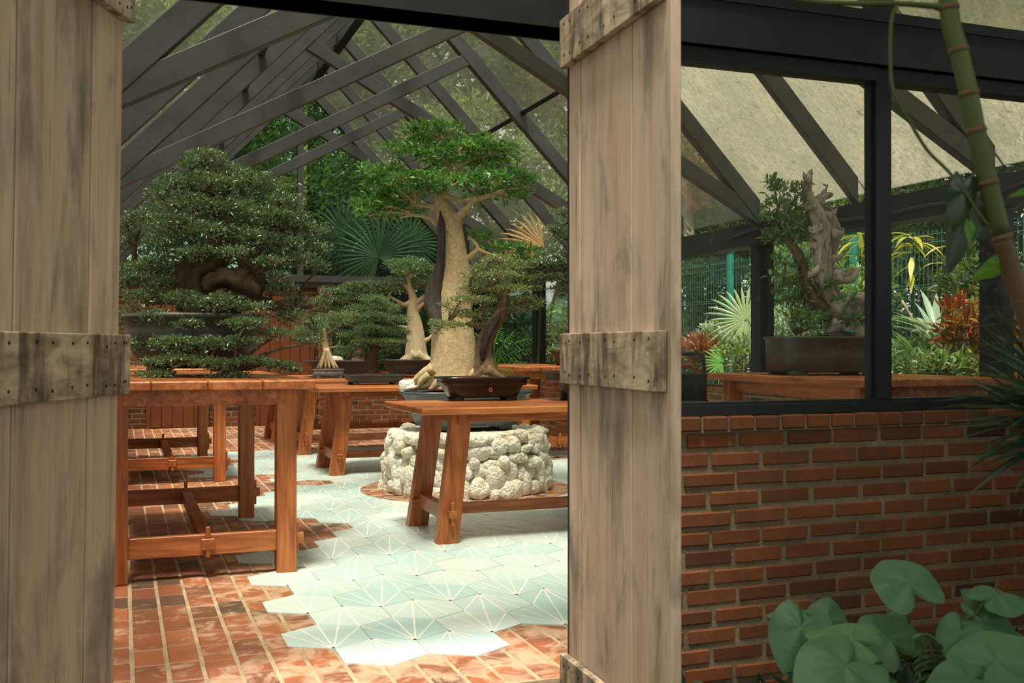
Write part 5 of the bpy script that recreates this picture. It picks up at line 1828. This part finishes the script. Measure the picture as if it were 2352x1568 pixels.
m = MB(); m.cv = .5; heart(m, W(2285, 612, ZS), nrmz(-_h - _z * .2), -AX_R * .8 - _z * .55, .062, .75, .05, .1, seed=5); m.build('leaf', 'lime_leaf', t)
m = MB(); m.cv = .2; heart(m, W(2228, 525, ZS - .02), nrmz(-_h + AX_R * .6), -_z + AX_R * .1, .05, .7, .05, .2, seed=6); m.build('leaf', 'lime_leaf', t)
m = MB(); m.cv = .7; heart(m, W(2352, 440, ZS), nrmz(-_h), -AX_R * .9 - _z * .3, .04, .4, .05, .2, seed=6); m.build('leaf', 'lime_leaf', t)

# spiky palm at the right edge
ZP = 2.15
t = thing('spiky_yucca', 'dark spiky yucca with long narrow leaves pointing left at the right edge', 'plant', (W(2440, 1000, ZP)[0], W(2440, 1000, ZP)[1], -.38))
m = MB(); rs = np.random.default_rng(4)
for i, (tx, ty, ys) in enumerate([(2165, 905, 945), (2185, 870, 920), (2210, 930, 960), (2175, 965, 970), (2200, 1000, 985), (2235, 1040, 1000), (2255, 900, 930), (2245, 850, 900), (2265, 1070, 1010), (2300, 1040, 1000), (2250, 975, 960), (2290, 820, 880), (2300, 760, 860), (2240, 920, 945), (2280, 935, 955), (2250, 575, 640), (2235, 615, 680), (2240, 640, 700), (2250, 700, 740), (2240, 745, 760), (2250, 790, 800), (2270, 830, 830), (2215, 850, 900), (2260, 780, 900), (2160, 885, 930), (2225, 870, 930),
                                  (2155, 895, 960), (2190, 925, 960), (2130, 900, 950), (2140, 985, 980), (2180, 945, 980), (2215, 1060, 1000), (2250, 1040, 1010), (2290, 1090, 1020), (2330, 1130, 1030), (2340, 1180, 1040), (2230, 960, 990), (2270, 1010, 1000),
                                  (2200, 905, 940), (2280, 900, 940), (2300, 960, 970), (2310, 870, 900), (2290, 700, 860), (2320, 640, 840), (2260, 985, 980)]):
    b = W(2440 + rs.uniform(-30, 30), ys, ZP + rs.uniform(-.15, .25))
    e = W(tx, ty, ZP + rs.uniform(-.1, .12))
    L = np.linalg.norm(e - b); d = (e - b) / L
    m.cv = float(rs.random())
    blade(m, b, d + _z * .16, L * 1.02, .019, .32, .3, 9)
for i in range(110):
    a = rs.uniform(0, 6.28); e = rs.uniform(-.5, 1.2)
    b = W(2460, 980 + rs.uniform(-60, 40), ZP + .1)
    m.cv = float(rs.random())
    blade(m, b, (math.cos(a) * math.cos(e), math.sin(a) * math.cos(e), math.sin(e)), rs.uniform(.22, .34), .02, .4, .3, 7)
m.build('spiky_leaves', 'shade_leaf', t)
m = MB(); b = W(2460, 980, ZP + .1); m.tube([(b[0], b[1], -.39), (b[0], b[1], .5), b], [.045, .04, .03], 12, 3); m.build('stem', 'brown_bark', t)

# round pepper leaves at the bottom right
ZB = 2.9
t = thing('pepper_plant', 'green plant with broad heart shaped leaves in front of the brick wall, bottom right', 'plant', (W(2080, 1568, ZB)[0], W(2080, 1568, ZB)[1], -.38))
# attach px, py, dz, tip direction (right, away, up), normal (right, toward viewer, up), size, width factor, tip sharpness, shade
LV = [(2088, 1338, 0, (-.35, 1, .35), (.05, .62, .8), .20, 1.12, .15, .45), (1836, 1408, .05, (-1, .1, .1), (0, .35, 1), .115, .8, .7, .5), (1838, 1440, -.03, (-.55, -.5, -.9), (-.15, .7, .6), .19, 1.0, .5, .35),
      (1955, 1468, -.12, (-1, .25, .35), (-.1, .55, .8), .185, .85, .35, .95), (2045, 1468, -.02, (-.55, .8, .45), (0, .75, .7), .185, 1.1, .1, .4), (1940, 1528, -.25, (-.9, -.4, -.5), (.1, .6, .8), .25, 1.0, .35, .55),
      (2292, 1368, 0, (1, .3, -.05), (.05, .35, .95), .17, .95, .2, .4), (2262, 1432, -.02, (.8, -.1, -.6), (0, .7, .7), .18, 1.0, .25, .25),
      (2205, 1450, -.08, (-.5, -.3, -.6), (-.2, .7, .6), .13, 1.0, .3, .15), (2285, 1520, -.2, (.9, .3, .25), (-.1, .6, .75), .24, 1.0, .5, .5), (2225, 1560, -.25, (-1, -.2, -.1), (0, .6, .8), .18, .95, .4, .35),
      (1900, 1422, .12, (.3, .9, .3), (0, .7, .7), .14, 1.0, .3, .3), (2062, 1432, .12, (.3, .9, .2), (0, .6, .8), .10, 1., .2, .3),
      (2248, 1372, .08, (-.5, .7, .2), (0, .6, .8), .09, 1.0, .2, .2), (2345, 1500, .05, (.6, -.2, -.7), (.1, .7, .6), .17, 1.0, .3, .3), (2010, 1585, -.1, (.5, -.4, -.6), (0, .6, .7), .18, 1., .3, .4)]
base = W(2080, 1900, ZB + .1); base[2] = -.38
for q, (px, py, dz, tp, nn, L, wd, tk, sh_) in enumerate(LV):
    m = MB(); m.cv = sh_; m.open = True
    c = W(px, py, ZB + dz)
    heart(m, c, AX_R * nn[0] - _h * nn[1] + _z * nn[2], AX_R * tp[0] + _h * tp[1] + _z * tp[2], L * 1.14, wd, .10, .06, seed=q, tipk=tk)
    m.v.append(tuple(c)); m.var.append(0.); m.haze.append(0.)
    m.build('leaf', 'pepper_leaf', t)
m = MB()
j0 = W(2100, 1520, ZB + .05); j1 = W(2040, 1520, ZB); j2 = W(2200, 1440, ZB)
m.tube([base, W(2110, 1640, ZB + .05), j0], [.006, .005, .0045], 6, 3)
for a, b in ((j0, W(2055, 1490, ZB)), (W(2055, 1490, ZB), W(2040, 1472, ZB)), (j0, W(1985, 1500, ZB)), (W(1985, 1500, ZB), W(1900, 1468, ZB)), (j0, W(1950, 1535, ZB - .15)), (j0, W(2145, 1450, ZB)), (W(2145, 1450, ZB), j2), (j2, W(2240, 1415, ZB)), (W(2240, 1415, ZB), W(2270, 1380, ZB)), (j2, W(2270, 1450, ZB)),
             (W(2088, 1440, ZB + .03), W(2085, 1362, ZB + .01)), (j0, W(2088, 1440, ZB + .03)), (j0, W(2280, 1520, ZB - .1)), (base, W(1840, 1560, ZB)), (W(1840, 1560, ZB), W(1845, 1452, ZB)), (W(1845, 1480, ZB), W(1795, 1408, ZB + .05))):
    m.tube([a, (a + b) / 2 + _z * .01, b], .0032, 6, 3)
m.build('stem', 'stem_green', t)
t = thing('fern', 'small dark fern frond between the broad leaves at the bottom right', 'fern', (W(2160, 1568, ZB)[0], W(2160, 1568, ZB)[1], -.38))
m = MB()
fr = path([(2165, 1600), (2150, 1530), (2135, 1480), (2122, 1455)], ZB - .08)
m.cv = .5; m.tube([np.array([fr[0][0], fr[0][1], -.38])] + fr, [.004, .003, .003, .002, .001], 6, 3)
for k in range(13):
    f = k / 12; i = min(2, int(f * 3)); g_ = f * 3 - i
    p = fr[i] * (1 - g_) + fr[i + 1] * g_
    for sg in (-1, 1):
        m.cv = .3 + .4 * random.random()
        blade(m, p, AX_R * sg + _z * .15 - _h * .1, .085 * (1 - f * .55), .022, .9, .3, 5)
m.build('frond', 'pepper_leaf', t)
for i, (px, py) in enumerate(((2180, 1545), (2240, 1562), (2310, 1548))):
    pass
shrub('ground_plants', 'low dark leafy groundcover at the foot of the front wall', 'plant', np.array([3.1, 3.3, -.2]), (1.3, .3, .2), 900, .1, 'shade_leaf', stems=2)

# ================================================================== light
w = bpy.data.worlds.new('world'); sc.world = w
w.use_nodes = True
nt = w.node_tree; nt.nodes.clear()
out = nt.nodes.new('ShaderNodeOutputWorld'); bg = nt.nodes.new('ShaderNodeBackground')
tc = nt.nodes.new('ShaderNodeTexCoord'); sp = nt.nodes.new('ShaderNodeSeparateXYZ'); rp = nt.nodes.new('ShaderNodeValToRGB')
nt.links.new(tc.outputs['Generated'], sp.inputs[0]); nt.links.new(sp.outputs['Z'], rp.inputs[0])
e = rp.color_ramp.elements
e[0].position = 0.; e[0].color = (.62, .66, .56, 1)
e[1].position = .75; e[1].color = (1., .97, .88, 1)
x = e.new(.30); x.color = (.85, .86, .77, 1)
nt.links.new(rp.outputs[0], bg.inputs[0]); bg.inputs[1].default_value = 1.5
nt.links.new(bg.outputs[0], out.inputs[0])
sd = bpy.data.lights.new('sun', 'SUN'); sd.energy = 6.6; sd.angle = math.radians(12); sd.color = (1., .92, .78)
so = bpy.data.objects.new('sun', sd); C.objects.link(so)
dirv = Vector((.12, .25, -.96))
so.rotation_euler = dirv.to_track_quat('-Z', 'Y').to_euler()
sc.cycles.max_bounces = 6; sc.cycles.transparent_max_bounces = 16
sc.cycles.diffuse_bounces = 4; sc.cycles.glossy_bounces = 2; sc.cycles.transmission_bounces = 3
sc.cycles.caustics_reflective = False; sc.cycles.caustics_refractive = False
sc.cycles.use_denoising = True
sc.cycles.sample_clamp_indirect = 6
sc.view_settings.exposure = .2
sc.cycles.adaptive_threshold = .04
